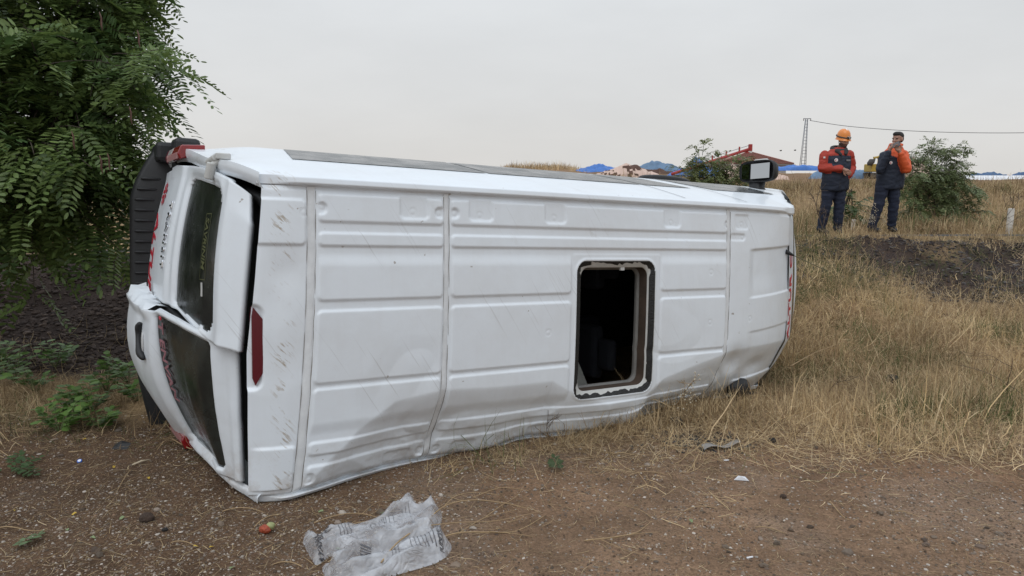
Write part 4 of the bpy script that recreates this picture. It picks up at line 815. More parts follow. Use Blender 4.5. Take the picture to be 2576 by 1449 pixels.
# ---- yellow excavator half hidden by the second person
ex = empty('yellow_excavator', tuple(at(2205, 442, 68))); tag(ex, 'yellow excavator mostly hidden behind the person holding a phone', 'excavator'); yel = mat('excavator_yellow', (.40, .27, .04), .5, noise=.15); exb = mat('excavator_dark', (.05, .045, .04), .7)
MB().box((-.9, -.8, .35), (1.6, .8, 1.1)).build('body', yel, ex, bevel=.08); MB().box((.2, -.6, 1.1), (1.2, .5, 1.9)).build('cab', yel, ex, bevel=.06)
MB().box((-.9, -.95, -.25), (1.5, -.5, .3)).build('track', exb, ex, bevel=.1); MB().box((-.9, .5, -.25), (1.5, .95, .3)).build('track', exb, ex, bevel=.1)
MB().tube([(.1, -.7, 1.0), (-.35, -.7, 1.75), (-.75, -.7, 1.65)], .13, 6).build('boom', yel, ex); V, F = loft([((-.85, -.7, 1.55), .22, .25, (1, 0, 0), (0, 1, 0)), ((-1.0, -.7, 1.2), .28, .3, (1, 0, 0), (0, 1, 0)), ((-1.1, -.7, .95), .12, .28, (1, 0, 0), (0, 1, 0))], 12); mk('bucket', V, F, exb, ex)
# ---- white roadside marker posts
post_m = mat('weathered_white', (.60, .58, .54), .8, noise=.15, nscale=20)
for lab, x, yb, yt, z in (('short white marker stake between the two people', 2145, 583, 551, 14.2), ('taller white concrete marker post near the right edge', 2538, 583, 523, 13.6)):
    p = np.array(at(x, yb, z)); h = (yb - yt) / FPX * z; w = .03 if 'short' in lab else .042
    o = MB().box((-w, -w, -.2), (w, w, h * .97)).build('marker_post', post_m, None, loc=tuple(p), bevel=.012); tag(o, lab, 'marker post')
# ---- two birds
for lab, x, y in (('left of two tiny dark birds in the sky beside the pole', 1964, 379), ('right of two tiny dark birds in the sky beside the pole', 2000, 378)):
    p = at(x * 1.0, y, 90); b = MB(); b.ell((0, 0, 0), (.16, .08, .07), 8, 6); b.add([(-.05, 0, .03), (.1, 0, .03), (.02, .32, .12)], [(0, 1, 2)]); b.add([(-.05, 0, .03), (.1, 0, .03), (.02, -.32, .12)], [(0, 1, 2)]); tag(b.build('bird', exb, None, True, tuple(p)), lab, 'bird')
# ================================================================ people
def capsule(p0, r0, p1, r1, n=14, m=6):
    p0 = np.array(p0, float); p1 = np.array(p1, float); d = p1 - p0; L = np.linalg.norm(d) + 1e-9; d = d / L; P = []; R = []
    for k in range(m): a = math.pi / 2 * (1 - k / m); P.append(p0 - d * r0 * math.sin(a) * .98); R.append(max(r0 * math.cos(a), r0 * .05))
    P.append(p0); R.append(r0); P.append(p1); R.append(r1)
    for k in range(1, m + 1): a = math.pi / 2 * k / m; P.append(p1 + d * r1 * math.sin(a) * .98); R.append(max(r1 * math.cos(a), r1 * .05))
    return tube_np(P, R, n)
def blob(name, parts, voxel, mats, parent, color=None, smooth=4, loc=None, wr=0):
    V = []; F = []; b = 0
    for p in parts:
        if p[0] == 'c': v, f = capsule(*p[1:])
        elif p[0] == 'e':
            v, f = ell_np((0, 0, 0), p[2], 18, 12); v = np.array(v)
            if len(p) > 3: v = v @ np.array(p[3].to_3x3()).T
            v = v + np.array(p[1])
        elif p[0] == 'r':                                     # stack of elliptical rings
            v = []; f = []; n = 22
            for (c, rx, ry, yaw) in p[1]:
                for k in range(n): t = 2 * math.pi * k / n; x, y = rx * math.cos(t), ry * math.sin(t); v.append((c[0] + x * math.cos(yaw) - y * math.sin(yaw), c[1] + x * math.sin(yaw) + y * math.cos(yaw), c[2]))
            m = len(p[1]); f = [(i * n + j, i * n + (j + 1) % n, (i + 1) * n + (j + 1) % n, (i + 1) * n + j) for i in range(m - 1) for j in range(n)] + [tuple(range(n - 1, -1, -1)), tuple((m - 1) * n + j for j in range(n))]; v = np.array(v)
        V.append(np.array(v)); F += [tuple(i + b for i in q) for q in f]; b += len(v)
    o = mk(name, np.concatenate(V), F, None); rm = o.modifiers.new('r', 'REMESH'); rm.mode = 'VOXEL'; rm.voxel_size = voxel; sm = o.modifiers.new('s', 'SMOOTH'); sm.iterations = smooth; sm.factor = .5
    bpy.context.view_layer.update(); me = bpy.data.meshes.new_from_object(o.evaluated_get(bpy.context.evaluated_depsgraph_get())); old = o.data; bpy.data.objects.remove(o); bpy.data.meshes.remove(old); me.name = name
    me.materials.clear()
    for m in (mats if isinstance(mats, list) else [mats]): me.materials.append(m)
    n = len(me.polygons); me.polygons.foreach_set('use_smooth', np.ones(n, bool))
    if color is not None:
        c = np.zeros(n * 3, np.float32); me.polygons.foreach_get('center', c); me.polygons.foreach_set('material_index', color(c.reshape(-1, 3)).astype(np.int32))
    if wr:
        k = len(me.vertices); c = np.zeros(k * 3, np.float32); nn = np.zeros(k * 3, np.float32); me.vertices.foreach_get('co', c); me.vertices.foreach_get('normal', nn); c = c.reshape(-1, 3).astype(float); nn = nn.reshape(-1, 3)
        a = c[:, 0] * 1.0 + c[:, 1] * .9 + 3; h = (1 - np.abs(2 * fbm(a * .55 + c[:, 2] * .8, c[:, 2] * 1.5 - a * .5, .13, 4, 3) - 1)) - .6 + .5 * (vnoise(a, c[:, 2], .05, 8) - .5); c = c + nn * (wr * h)[:, None]; me.vertices.foreach_set('co', np.ascontiguousarray(c, np.float32).ravel()); me.update()
    ob = bpy.data.objects.new(name, me); COL.objects.link(ob); ob.parent = parent
    if loc is not None: ob.location = loc
    return ob
def dseg(P, a, b):
    a = np.array(a); b = np.array(b); d = b - a; t = np.clip(((P - a) @ d) / (d @ d), 0, 1); return np.linalg.norm(P - a - t[:, None] * d, axis=1)
skin_m = mat('skin', (.36, .20, .145), .55, noise=.08, nscale=30); hair_m = mat('hair', (.015, .012, .011), .7, noise=.3, nscale=80); beard_m = mat('beard', (.075, .045, .036), .75, noise=.3, nscale=90); eye_m = mat('eye_shadow', (.05, .028, .022), .4); lip_m = mat('lips', (.26, .10, .085), .5)
navy = mat('navy_fabric', (.011, .017, .034), .75, noise=.25, nscale=18, bump=.35, bscale=16); navyp = mat('navy_trousers', (.011, .016, .036), .85, noise=.25, nscale=14, bump=.5, bscale=11)
red_f = mat('red_fabric', (.36, .035, .018), .7, noise=.15, nscale=14, bump=.4, bscale=14); orange_f = mat('orange_fabric', (.62, .095, .022), .65, noise=.12, nscale=14, bump=.4, bscale=14)
grey_f = mat('dark_grey_fleece', (.035, .037, .040), .9, noise=.3, nscale=40); boot_m = mat('boot_leather', (.012, .011, .011), .55, noise=.2)
def head_parts(c, F, s=1.0):
    """c centre of the skull, F rotation of the head (faces -y when identity)"""
    T = lambda p: tuple(np.array(c) + np.array(F @ Vector(p)) * s); E = lambda p, r: ('e', T(p), tuple(q * s for q in r), F.to_4x4())
    return [E((0, .012, .035), (.077, .098, .088)), E((0, -.022, -.02), (.066, .072, .092)), E((0, -.045, -.082), (.045, .042, .035)), E((0, -.082, -.022), (.013, .022, .024)), E((0, -.097, -.032), (.016, .014, .012)),
            E((-.03, -.074, .018), (.03, .015, .011)), E((.03, -.074, .018), (.03, .015, .011)), E((-.078, .012, -.008), (.010, .02, .032)), E((.078, .012, -.008), (.010, .02, .032)), E((-.036, -.06, -.03), (.024, .022, .022)), E((.036, -.06, -.03), (.024, .022, .022)), E((0, -.078, -.066), (.024, .014, .012))]
def face_color(c, F, hair=True, s=1.0):
    Fi = np.array(F.inverted()); 
    def f(P):
        q = (P - np.array(c)) @ Fi.T / s; x, y, z = q[:, 0], q[:, 1], q[:, 2]; idx = np.zeros(len(P), int); near = np.linalg.norm(q, axis=1) < .19
        beard = near & (z < -.035) & (z > -.125) & (y < .03) & ~((np.abs(x) < .022) & (z > -.052)) ; beard &= ~((z > -.048) & (np.abs(x) < .05) & (y < -.05)) | ((z < -.046) & (z > -.058) & (np.abs(x) < .032) & (y < -.06)); idx[beard] = 1
        lips = near & (np.abs(x) < .022) & (z > -.076) & (z < -.062) & (y < -.07); idx[lips] = 3
        for sx in (-1, 1):
            idx[near & (np.abs(x - .031 * sx) < .015) & (np.abs(z - .002) < .0065) & (y < -.055)] = 2
            idx[near & (np.abs(x - .031 * sx) < .024) & (np.abs(z - .021) < .0055) & (y < -.055)] = 1
        return idx
    return f
def hand(w, d, up, side, r=1.0):
    """w wrist, d pointing direction, up palm normal, side thumb side; slightly curled fingers"""
    w = np.array(w, float); d = np.array(d, float); d /= np.linalg.norm(d); up = np.array(up, float); up -= d * (up @ d); up /= np.linalg.norm(up); s = np.cross(d, up) * side
    out = [('c', w, .028, w + d * .045, .034), ('c', w + d * .05 - s * .022, .019, w + d * .085 - s * .028, .017), ('c', w + d * .05 + s * .02, .019, w + d * .085 + s * .026, .017)]
    for k, (o, L) in enumerate(((-.033, .062), (-.011, .075), (.011, .078), (.033, .070))):
        a = w + d * .088 + s * o; b = a + d * L * .55 - up * .008; e = b + d * L * .40 - up * .024; out += [('c', a, .0105, b, .0098), ('c', b, .0098, e, .0085)]
    a = w + d * .03 + s * .035; b = a + d * .035 + s * .028; e = b + d * .034 + s * .004; out += [('c', a, .013, b, .012), ('c', b, .012, e, .0095)]
    return out
def legs(hipL, kneeL, ankL, hipR, kneeR, ankR):
    return [('c', hipL, .118, kneeL, .086), ('c', kneeL, .086, ankL, .072), ('c', hipR, .118, kneeR, .086), ('c', kneeR, .086, ankR, .072)]
def boot(pt, yaw, parent):
    M = Matrix.Rotation(yaw, 3, 'Z'); T = lambda p: tuple(np.array(pt) + np.array(M @ Vector(p)))
    return blob('boot', [('c', T((0, .0, .12)), .058, T((0, 0, .05)), .055), ('c', T((0, .03, .045)), .048, T((0, -.13, .04)), .046), ('e', T((0, -.14, .035)), (.05, .055, .035), M.to_4x4())], .014, boot_m, parent, smooth=2)
# ------- person with helmet
o1 = np.array(at(2090, 588, 12.8)); p1 = empty('person', tuple(o1)); tag(p1, 'person in orange helmet and red and navy jacket holding a hand to the belly', 'person', 'people standing on the road bank')
hc = (.095, -.045, 1.645); Fh = (Matrix.Rotation(.22, 3, 'Z') @ Matrix.Rotation(.28, 3, 'X'))
hipL, kneeL, ankL = (-.085, 0, .90), (-.13, -.02, .49), (-.17, .03, .10); hipR, kneeR, ankR = (.095, 0, .90), (.10, -.03, .49), (.115, 0, .10)
shL, elL, haL = (-.205, .0, 1.40), (-.255, -.05, 1.16), (.035, -.235, 1.145); shR, elR, haR = (.225, .0, 1.40), (.315, .05, 1.17), (.20, -.08, 1.05)
body = head_parts(hc, Fh, 1.03) + [('c', (.085, .0, 1.56), .058, (.04, .01, 1.42), .062), ('r', [((.02, 0, .9), .15, .10, 0), ((.02, 0, 1.1), .155, .105, 0), ((.02, 0, 1.38), .17, .10, 0), ((.03, 0, 1.45), .10, .08, 0)]), ('c', shL, .055, elL, .045), ('c', elL, .045, haL, .032), ('c', shR, .055, elR, .045), ('c', elR, .045, haR, .032)] + legs(hipL, kneeL, ankL, hipR, kneeR, ankR)[0:0] + [('c', hipL, .09, kneeL, .06), ('c', kneeL, .06, ankL, .045), ('c', hipR, .09, kneeR, .06), ('c', kneeR, .06, ankR, .045)] + hand(haL, (.75, -.15, -.50), (-.3, -.9, .1), 1) + hand(haR, (-.8, .1, -.5), (0, -1, 0), 1)
blob('body', body, .0078, [skin_m, beard_m, eye_m, lip_m], p1, face_color(hc, Fh, s=1.03), 2)
def jc(shL, elL, haL, shR, elR, haR, upz):
    def f(P):
        a = np.minimum(np.minimum(dseg(P, shL, elL), dseg(P, elL, haL)), np.minimum(dseg(P, shR, elR), dseg(P, elR, haR))); inner = (np.abs(P[:, 0] - .02) < .15) & (P[:, 2] < upz) & (P[:, 1] > -.19)
        return ((a < .086) & ~inner | (P[:, 2] > upz + .12 * np.clip(.16 - np.abs(P[:, 0] - .02), 0, 1))).astype(int)
    return f
blob('jacket', [('r', [((.005, .0, .765), .205, .155, 0), ((.01, 0, .80), .232, .17, 0), ((.012, -.01, 1.0), .232, .175, 0), ((.015, -.012, 1.2), .232, .178, 0), ((.018, 0, 1.34), .235, .165, 0), ((.02, .0, 1.42), .215, .145, 0), ((.03, .005, 1.48), .14, .115, 0), ((.04, .005, 1.52), .10, .09, 0)]),
     ('c', shL, .082, elL, .070), ('c', elL, .070, (-.01, -.21, 1.148), .056), ('c', shR, .082, elR, .070), ('c', elR, .070, (.215, -.09, 1.05), .065)], .0125, [navy, red_f], p1, jc(shL, elL, haL, shR, elR, haR, 1.375), 3, wr=.022)
collar = [('c', (.04 + .115 * math.cos(t), .01 + .10 * math.sin(t), 1.50 + .035 * math.sin(t)), .036, (.04 + .115 * math.cos(t + .5), .01 + .10 * math.sin(t + .5), 1.50 + .035 * math.sin(t + .5)), .036) for t in np.arange(0, 6.28, .5)] + [('c', (-.05, -.115, 1.46), .035, (.01, -.155, 1.40), .025), ('c', (.13, -.10, 1.46), .035, (.10, -.145, 1.41), .03)]
blob('collar', collar, .012, grey_f, p1, None, 2)
blob('trousers', legs(hipL, kneeL, ankL, hipR, kneeR, ankR) + [('e', (.005, .0, .93), (.19, .135, .13))], .0125, navyp, p1, None, 3, wr=.024)
boot((-.17, .02, 0), .25, p1); boot((.125, -.02, 0), -.35, p1)
hel = empty('helmet'); hel.parent = p1; hel.location = (.095, -.012, 1.685); hel.rotation_euler = (Matrix.Rotation(.22, 3, 'Z') @ Matrix.Rotation(.20, 3, 'X')).to_euler(); org = mat('helmet_orange', (.72, .23, .03), .3, coat=.3)
th = np.linspace(0, 2 * math.pi, 33); prof = [(1.13, -.030), (1.10, -.024), (1.02, -.005), (1.0, .02), (.97, .06), (.87, .10), (.68, .135), (.40, .158), (.0, .165)]
V = np.array([[(.106 * a * math.cos(t), .130 * a * math.sin(t) * (1 + .12 * (math.sin(t) < 0) * (b < 0)), b) for t in th] for a, b in prof]); sh = mk('helmet_shell', V.reshape(-1, 3), grid_faces(len(prof), 33), org, hel)
S, T = np.meshgrid(np.linspace(-1, 1, 5), np.linspace(0, 1, 14), indexing='ij'); ang = T * 1.35 + .22; V = np.stack([S * .013, -.133 * np.cos(ang) * .985, .170 * np.sin(ang) ** .9 + .0], -1); mk('white_stripe', V.reshape(-1, 3), grid_faces(5, 14), mat('reflective_white', (.8, .8, .8), .4), hel)
V, F = tube_np([(.106 * 1.0 * math.cos(t), .132 * math.sin(t), .030 + .012 * math.sin(t)) for t in th[:-1]] + [(.106, 0, .03)], .013, 6, flat=1); mk('lamp_strap', V, F, exb, hel)
MB().box((-.032, -.170, .008), (.032, -.125, .045)).build('head_lamp', exb, hel, bevel=.01); MB().ell((0, -.172, .026), (.014, .006, .014), 10, 6).build('lamp_lens', mat('lamp_glass', (.5, .5, .48), .1), hel, True)
V, F = tube_np([(.085, .0, -.02), (.075, -.02, -.09), (.03, -.05, -.14)], .006, 5); mk('chin_strap', V, F, exb, hel); V, F = tube_np([(-.085, .0, -.02), (-.078, -.02, -.09), (-.03, -.05, -.14)], .007, 5); mk('chin_strap', V, F, exb, hel)
def badge(nm, c, r, m1, m2, parent):
    th = np.linspace(0, 2 * math.pi, 17)[:-1]; o = mk(nm, np.array([(c[0], c[1] - .004, c[2])] + [(c[0] + r * math.cos(t), c[1], c[2] + r * math.sin(t)) for t in th]), [(0, 1 + (k + 1) % 16, 1 + k) for k in range(16)], m1, parent, False)
    pts = [(c[0] + r * .62 * math.cos(t), c[1] - .005, c[2] + r * .62 * math.sin(t)) for t in np.linspace(.7, 5.6, 12)] + [(c[0] + r * .15 + r * .45 * math.cos(t), c[1] - .005, c[2] + r * .45 * math.sin(t)) for t in np.linspace(5.6, .7, 12)]
    mk('crescent', np.array(pts), [(k, k + 1, 22 - k, 23 - k) for k in range(11)], m2, o, False)
bred = mat('badge_red', (.55, .02, .04), .5); bwh = mat('badge_white', (.75, .72, .72), .5)
badge('chest_emblem', (-.075, -.178, 1.30), .032, bwh, bred, p1); MB().box((.105, -.178, 1.285), (.175, -.166, 1.312)).build('name_tape', mat('tape_grey', (.20, .20, .21), .7), p1); MB().box((.012, -.182, .82), (.019, -.165, 1.40)).build('zip', grey_f, p1)
MB().box((-.265, -.10, 1.335), (-.235, -.088, 1.365)).build('sleeve_flag', bwh, p1)
# ------- person holding a phone to the mouth
o2 = np.array(at(2225, 583, 13.0)); p2 = empty('person', tuple(o2)); tag(p2, 'bareheaded person in orange and navy jacket holding a phone to the mouth', 'person', 'people standing on the road bank')
hc = (.085, -.03, 1.655); Fh = Matrix.Rotation(-1.05, 3, 'Z') @ Matrix.Rotation(.02, 3, 'X')
hipL, kneeL, ankL = (-.095, 0, .90), (-.16, -.03, .50), (-.235, .0, .10); hipR, kneeR, ankR = (.085, 0, .90), (.115, -.02, .50), (.135, .03, .10)
shL, elL, haL = (-.135, -.03, 1.37), (-.245, -.14, 1.11), (-.15, -.235, 1.44); shR, elR, haR = (.235, .02, 1.385), (.185, -.22, 1.13), (.015, -.265, 1.42)
body = head_parts(hc, Fh, 1.03) + [('c', (.085, .0, 1.58), .06, (.06, .01, 1.42), .064), ('r', [((.02, 0, .9), .15, .10, 0), ((.03, 0, 1.1), .155, .105, 0), ((.045, 0, 1.38), .17, .10, 0), ((.06, 0, 1.45), .10, .08, 0)]), ('c', shL, .055, elL, .045), ('c', elL, .045, haL, .032), ('c', shR, .055, elR, .045), ('c', elR, .045, haR, .032), ('c', hipL, .09, kneeL, .06), ('c', kneeL, .06, ankL, .045), ('c', hipR, .09, kneeR, .06), ('c', kneeR, .06, ankR, .045)] + hand(haL, (.15, -.05, .9), (-.9, .2, 0), 1) + hand(haR, (-.55, -.05, .75), (.2, .9, .2), -1)
blob('body', body, .0078, [skin_m, beard_m, eye_m, lip_m], p2, face_color(hc, Fh, s=1.03), 2)
def jc2(P):
    r = dseg(P, shR, elR) < .105; r |= dseg(P, elR, haR) < .10
    r |= (P[:, 2] > 1.33 + .10 * np.clip((.02 - P[:, 0]) / .2, 0, 1)); r &= ~((dseg(P, shL, elL) < .095) | (dseg(P, elL, haL) < .09)); return r.astype(int)
blob('jacket', [('r', [((.02, .0, .775), .215, .155, 0), ((.02, 0, .81), .235, .165, 0), ((.03, -.005, 1.0), .24, .17, 0), ((.045, -.005, 1.2), .24, .17, 0), ((.055, 0, 1.34), .235, .16, 0), ((.065, .0, 1.43), .20, .135, 0), ((.075, .01, 1.49), .13, .11, 0), ((.085, .015, 1.58), .10, .095, 0)]),
     ('c', shL, .080, elL, .068), ('c', elL, .068, (-.16, -.225, 1.41), .050), ('c', shR, .088, elR, .076), ('c', elR, .076, (.045, -.258, 1.385), .055)], .0125, [navy, orange_f], p2, jc2, 3, wr=.022)
blob('collar', [('c', (.085 + .098 * math.cos(t), .015 + .09 * math.sin(t), 1.54 + .02 * math.cos(t)), .026, (.085 + .098 * math.cos(t + .5), .015 + .09 * math.sin(t + .5), 1.54 + .02 * math.cos(t + .5)), .026) for t in np.arange(-2.0, 3.4, .5)] , .011, orange_f, p2, None, 2)
blob('trousers', legs(hipL, kneeL, ankL, hipR, kneeR, ankR) + [('e', (.0, .0, .93), (.19, .135, .13))], .0125, navyp, p2, None, 3, wr=.024)
boot((-.24, -.01, 0), .5, p2); boot((.14, .02, 0), -.1, p2)
Fi2 = Fh.to_4x4(); T = lambda p: tuple(np.array(hc) + np.array(Fh @ Vector(p)) * 1.03)
blob('hair', [('e', T((0, .022, .055)), (.083, .100, .080), Fi2), ('e', T((0, -.035, .088)), (.066, .062, .045), Fi2), ('e', T((0, .07, .005)), (.068, .048, .07), Fi2)], .009, hair_m, p2, None, 2)
badge('chest_emblem', (-.075, -.172, 1.24), .028, bwh, bred, p2)
ph = MB().box((-.074, -.006, -.038), (.074, .006, .038)).build('phone', mat('phone_glass', (.16, .155, .17), .2, coat=.5), None, bevel=.006); ph.matrix_world = Matrix.Translation(Vector(o2) + Vector((-.085, -.285, 1.545))) @ Matrix.Rotation(-.32, 4, 'Z') @ Matrix.Rotation(-.38, 4, 'Y'); tag(ph, 'grey mobile phone held flat to the mouth by the bareheaded person', 'phone')
MB().box((-.078, -.003, -.041), (.078, .007, .041)).build('phone_case', exb, ph, bevel=.006)
# ================================================================ ground cover
def ribbons(root, az, lean, L, w, curl, rng, nseg=4, sag=None):
    """curved blades: root (n,3), azimuth, lean from vertical, length, width, curl -> V, F"""
    n = len(root); P = [root]; a = az.copy(); th = lean.copy(); p = root.copy()
    for k in range(nseg):
        th = th + curl * (k + 1) / nseg * .8; a = a + rng.normal(0, .22, n)
        d = np.stack([np.sin(th) * np.cos(a), np.sin(th) * np.sin(a), np.cos(th)], 1); p = p + d * (L / nseg)[:, None]; P.append(p)
    P = np.stack(P, 1); sd = np.stack([-np.sin(az + rng.normal(0, .8, n)), np.cos(az), rng.normal(0, .3, n)], 1); sd = nrm_(sd)
    wk = np.array([1, .95, .85, .6, .15])[:nseg + 1] if nseg == 4 else np.linspace(1, .2, nseg + 1)
    gz_ = hz(P[:, :, 0].ravel(), P[:, :, 1].ravel()).reshape(P.shape[:2]); P[:, :, 2] = np.maximum(P[:, :, 2], gz_ + .004)
    Lf = P - sd[:, None, :] * (w[:, None] * wk)[:, :, None] / 2; Rt = P + sd[:, None, :] * (w[:, None] * wk)[:, :, None] / 2
    V = np.stack([Lf, Rt], 2).reshape(n, (nseg + 1) * 2, 3); b = (np.arange(n) * (nseg + 1) * 2)[:, None, None]; k = np.arange(nseg)[None, :, None] * 2
    F = (b + k + np.array([0, 1, 3, 2])[None, None, :]).reshape(-1, 4); return V.reshape(-1, 3), F, (nseg + 1) * 2
straw_m = foliage_mat('dry_straw', .8, .2, .2)
STRAW = np.array([(.60, .45, .255), (.52, .38, .21), (.39, .27, .15), (.70, .55, .34), (.27, .185, .11), (.56, .42, .25)])
VANX = lambda x, y: (((x - VO[0]) * VU[0] + (y - VO[1]) * VU[1]) > -.45) & (((x - VO[0]) * VU[0] + (y - VO[1]) * VU[1]) < 4.35) & (((x - VO[0]) * VW[0] + (y - VO[1]) * VW[1]) < -.02) & (((x - VO[0]) * VW[0] + (y - VO[1]) * VW[1]) > -2.2)
def grass_field(name, label, ncl, bl, sampler, Lr, wr, leanr, seed, green=.05, spread=.12, tone=1.0, kill=None):
    rng = np.random.default_rng(seed); x, y = sampler(rng, ncl); ok = ~VANX(x, y)
    if kill is not None: ok &= kill(x, y, rng)
    x = x[ok]; y = y[ok]; m = len(x); per = rng.poisson(bl, m) + 1; ci = np.repeat(np.arange(m), per); n = len(ci)
    caz = rng.uniform(0, 6.28, m); cl = rng.uniform(*leanr, m); cL = rng.uniform(*Lr, m) * (.55 + .9 * fbm(x, y, 1.3, seed)); ccol = STRAW[rng.integers(0, 6, m)] * (.55 + .85 * fbm(x, y, .8, seed + 5))[:, None] * tone
    gm = (fbm(x, y, 1.0, seed + 9) > .62 - green) & (rng.random(m) < .55 * min(1, green * 12)); ccol[gm] = np.array([.095, .115, .042]) * rng.uniform(.7, 1.3, (gm.sum(), 1))
    rx = x[ci] + rng.normal(0, spread, n); ry = y[ci] + rng.normal(0, spread, n); root = np.stack([rx, ry, hz(rx, ry) - .01], 1)
    az = caz[ci] + rng.normal(0, .9, n); lean = np.abs(cl[ci] + rng.normal(0, .3, n)); L = cL[ci] * rng.uniform(.5, 1.2, n); w = rng.uniform(*wr, n); curl = rng.normal(.3, .6, n)
    V, F, k = ribbons(root, az, lean, L, w, curl, rng); C = np.repeat(ccol[ci] * rng.uniform(.7, 1.3, (n, 1)), k, 0)
    o = mk(name, V, F, straw_m, None, False); pcol(o.data, C); tag(o, label, 'grass', None, 'stuff'); return n
def samp_bank(rng, n):
    y = 4.2 + 8.3 * rng.random(n) ** .85; x = rng.uniform(-.2, 1, n) * (y * .78 + .6) + .0; return x, y
def kill_bank(x, y, rng):
    k = y > border(x) + rng.normal(0, .22, len(x)) + (fbm(x, y, .7, 61) - .5) * .9
    top = np.interp(x, [-14, -6, -3, 0, 4, 8, 40], [9.6, 9.7, 10.4, 11.6, 12.3, 12.5, 12.5])
    n1 = fbm(x, y, 1.6, 21); bare = sstep(9.0, 9.9, y) * (1 - sstep(top - .35, top - .1, y)) * sstep(4.8, 6.0, x + (n1 - .5) * 4); k &= rng.random(len(x)) > bare * .80
    k &= rng.random(len(x)) < .35 + 1.1 * fbm(x, y, .55, 77); return k & (x > -.3)
N1 = grass_field('dry_grass', 'tangled dry straw coloured grass on the bank right of the van', 6400, 26, samp_bank, (.14, .42), (.0026, .0058), (.45, 1.5), 101, .07, .13, kill=kill_bank)
# strands lying flat where the grass meets the dirt
def samp_stalk(rng, n): y = 4.6 + 6.5 * rng.random(n); return rng.uniform(.0, .78, n) * y + .3, y
grass_field('bent_stalks', 'thicker bent straw stalks lying through the bank grass', 520, 1.2, samp_stalk, (.30, .75), (.006, .011), (.9, 1.5), 109, .0, .1, 1.12, kill=kill_bank)
def samp_rimr(rng, n): x = rng.uniform(1.5, 9.8, n); return x, np.interp(x, [-14, -6, -3, 0, 4, 8, 40], [9.6, 9.7, 10.4, 11.6, 12.3, 12.5, 12.5]) + rng.normal(-.12, .22, n)
grass_field('road_edge_grass', 'dry grass fringe along the road edge before the two people', 620, 16, samp_rimr, (.08, .24), (.004, .007), (.2, 1.3), 110, .05, .1, .9, kill=lambda x, y, r: r.random(len(x)) < 1.5 * fbm(x, y, .6, 31))
def samp_edge(rng, n): x = rng.uniform(-.6, 4.2, n); return x, border(x) + rng.normal(-.05, .28, n)
grass_field('flattened_straw', 'flattened straw along the edge of the bare dirt', 900, 9, samp_edge, (.12, .30), (.002, .0042), (1.1, 1.55), 102, .04, .15, kill=lambda x, y, r: x > -.6)
def samp_van(rng, n): u = rng.uniform(.55, 4.6, n); w = rng.uniform(.0, .16, n) + .22 * sstep(2.0, 4, u) * rng.random(n); P = VO[None] + VU[None] * u[:, None] + VW[None] * w[:, None]; return P[:, 0] + .03, P[:, 1]
grass_field('straw_under_van', 'dry straw pressed against the roof edge of the van', 430, 12, samp_van, (.10, .26), (.002, .0042), (.6, 1.45), 103, .02, .06, .85, kill=lambda x, y, r: r.random(len(x)) < .25 + .75 * sstep(-.2, 1.4, x))
def samp_left(rng, n): y = rng.uniform(4.5, 7.4, n); return -rng.uniform(.30, .80, n) * y - .25, y
grass_field('dry_grass', 'dry trampled grass behind the rear doors at the left', 620, 16, samp_left, (.14, .34), (.0025, .005), (.7, 1.5), 104, .05, .16, .72, kill=lambda x, y, r: (r.random(len(x)) < sstep(4.5, 5.1, y) * (1 - .75 * sstep(6.2, 7.0, y))) & (r.random(len(x)) < .2 + 1.2 * fbm(x, y, .5, 7)))
def samp_far(rng, n): y = 13.3 + 19 * rng.random(n) ** 1.25; return rng.uniform(.08, .80, n) * y, y
grass_field('dry_grass', 'dry brown grass on the slope beyond the road', 5200, 13, samp_far, (.22, .55), (.006, .012), (.1, .95), 105, .07, .22, .86, kill=lambda x, y, r: r.random(len(x)) < .25 + 1.1 * fbm(x, y, 2.2, 88))
def samp_farl(rng, n): y = 11.2 + 16 * rng.random(n) ** 1.2; return -rng.uniform(.2, .85, n) * y, y
grass_field('dry_grass', 'dry grass beyond the road seen through the locust leaves', 900, 10, samp_farl, (.2, .5), (.006, .012), (.1, .9), 106, .05, .2, .9)
# low rim of weeds along the field edge
def samp_rim(rng, n): x = rng.uniform(-4, 34, n); return x, 27.5 + rng.normal(0, 2.0, n)
grass_field('dry_weeds', 'brown weeds along the rim of the far field', 1500, 12, samp_rim, (.3, .7), (.012, .022), (.1, .8), 107, .03, .3, .66)
def samp_hor(rng, n): x = rng.uniform(-2, 16, n); return x, 97 + rng.normal(0, 4, n)
grass_field('dry_weeds', 'pale weeds on the low rise left of the blue heap', 320, 10, samp_hor, (.5, 1.1), (.03, .05), (.1, .7), 108, .0, .4, 1.0, kill=lambda x, y, r: x < 9)
# short straw litter on the dirt
def litter(name, label, n, fx, Lr, wr, seed, cols, tone=1.0, dens=None):
    rng = np.random.default_rng(seed); x, y = fx(rng, n)
    if dens is not None: ok = rng.random(len(x)) < dens(x, y); x = x[ok]; y = y[ok]
    n = len(x); root = np.stack([x, y, hz(x, y) + .003], 1); V, F, k = ribbons(root, rng.uniform(0, 6.28, n), np.full(n, 1.53) + rng.normal(0, .05, n), rng.uniform(*Lr, n) * rng.uniform(.5, 1.4, n), rng.uniform(*wr, n), rng.normal(0, .05, n), rng)
    C = np.repeat(cols[rng.integers(0, len(cols), n)] * rng.uniform(.6, 1.25, (n, 1)) * tone, k, 0); o = mk(name, V, F, straw_m, None, False); pcol(o.data, C); tag(o, label, 'straw', None, 'stuff')
def samp_dirt(rng, n): y = 2.7 + 2.6 * rng.random(n); return rng.uniform(-.78, .78, n) * y, y
litter('straw_litter', 'short bits of straw strewn over the dirt', 12500, samp_dirt, (.02, .11), (.0012, .0028), 111, STRAW, .8, lambda x, y: .3 + 1.0 * sstep(.8, -1.2, x) + .5 * fbm(x, y, .6, 3))
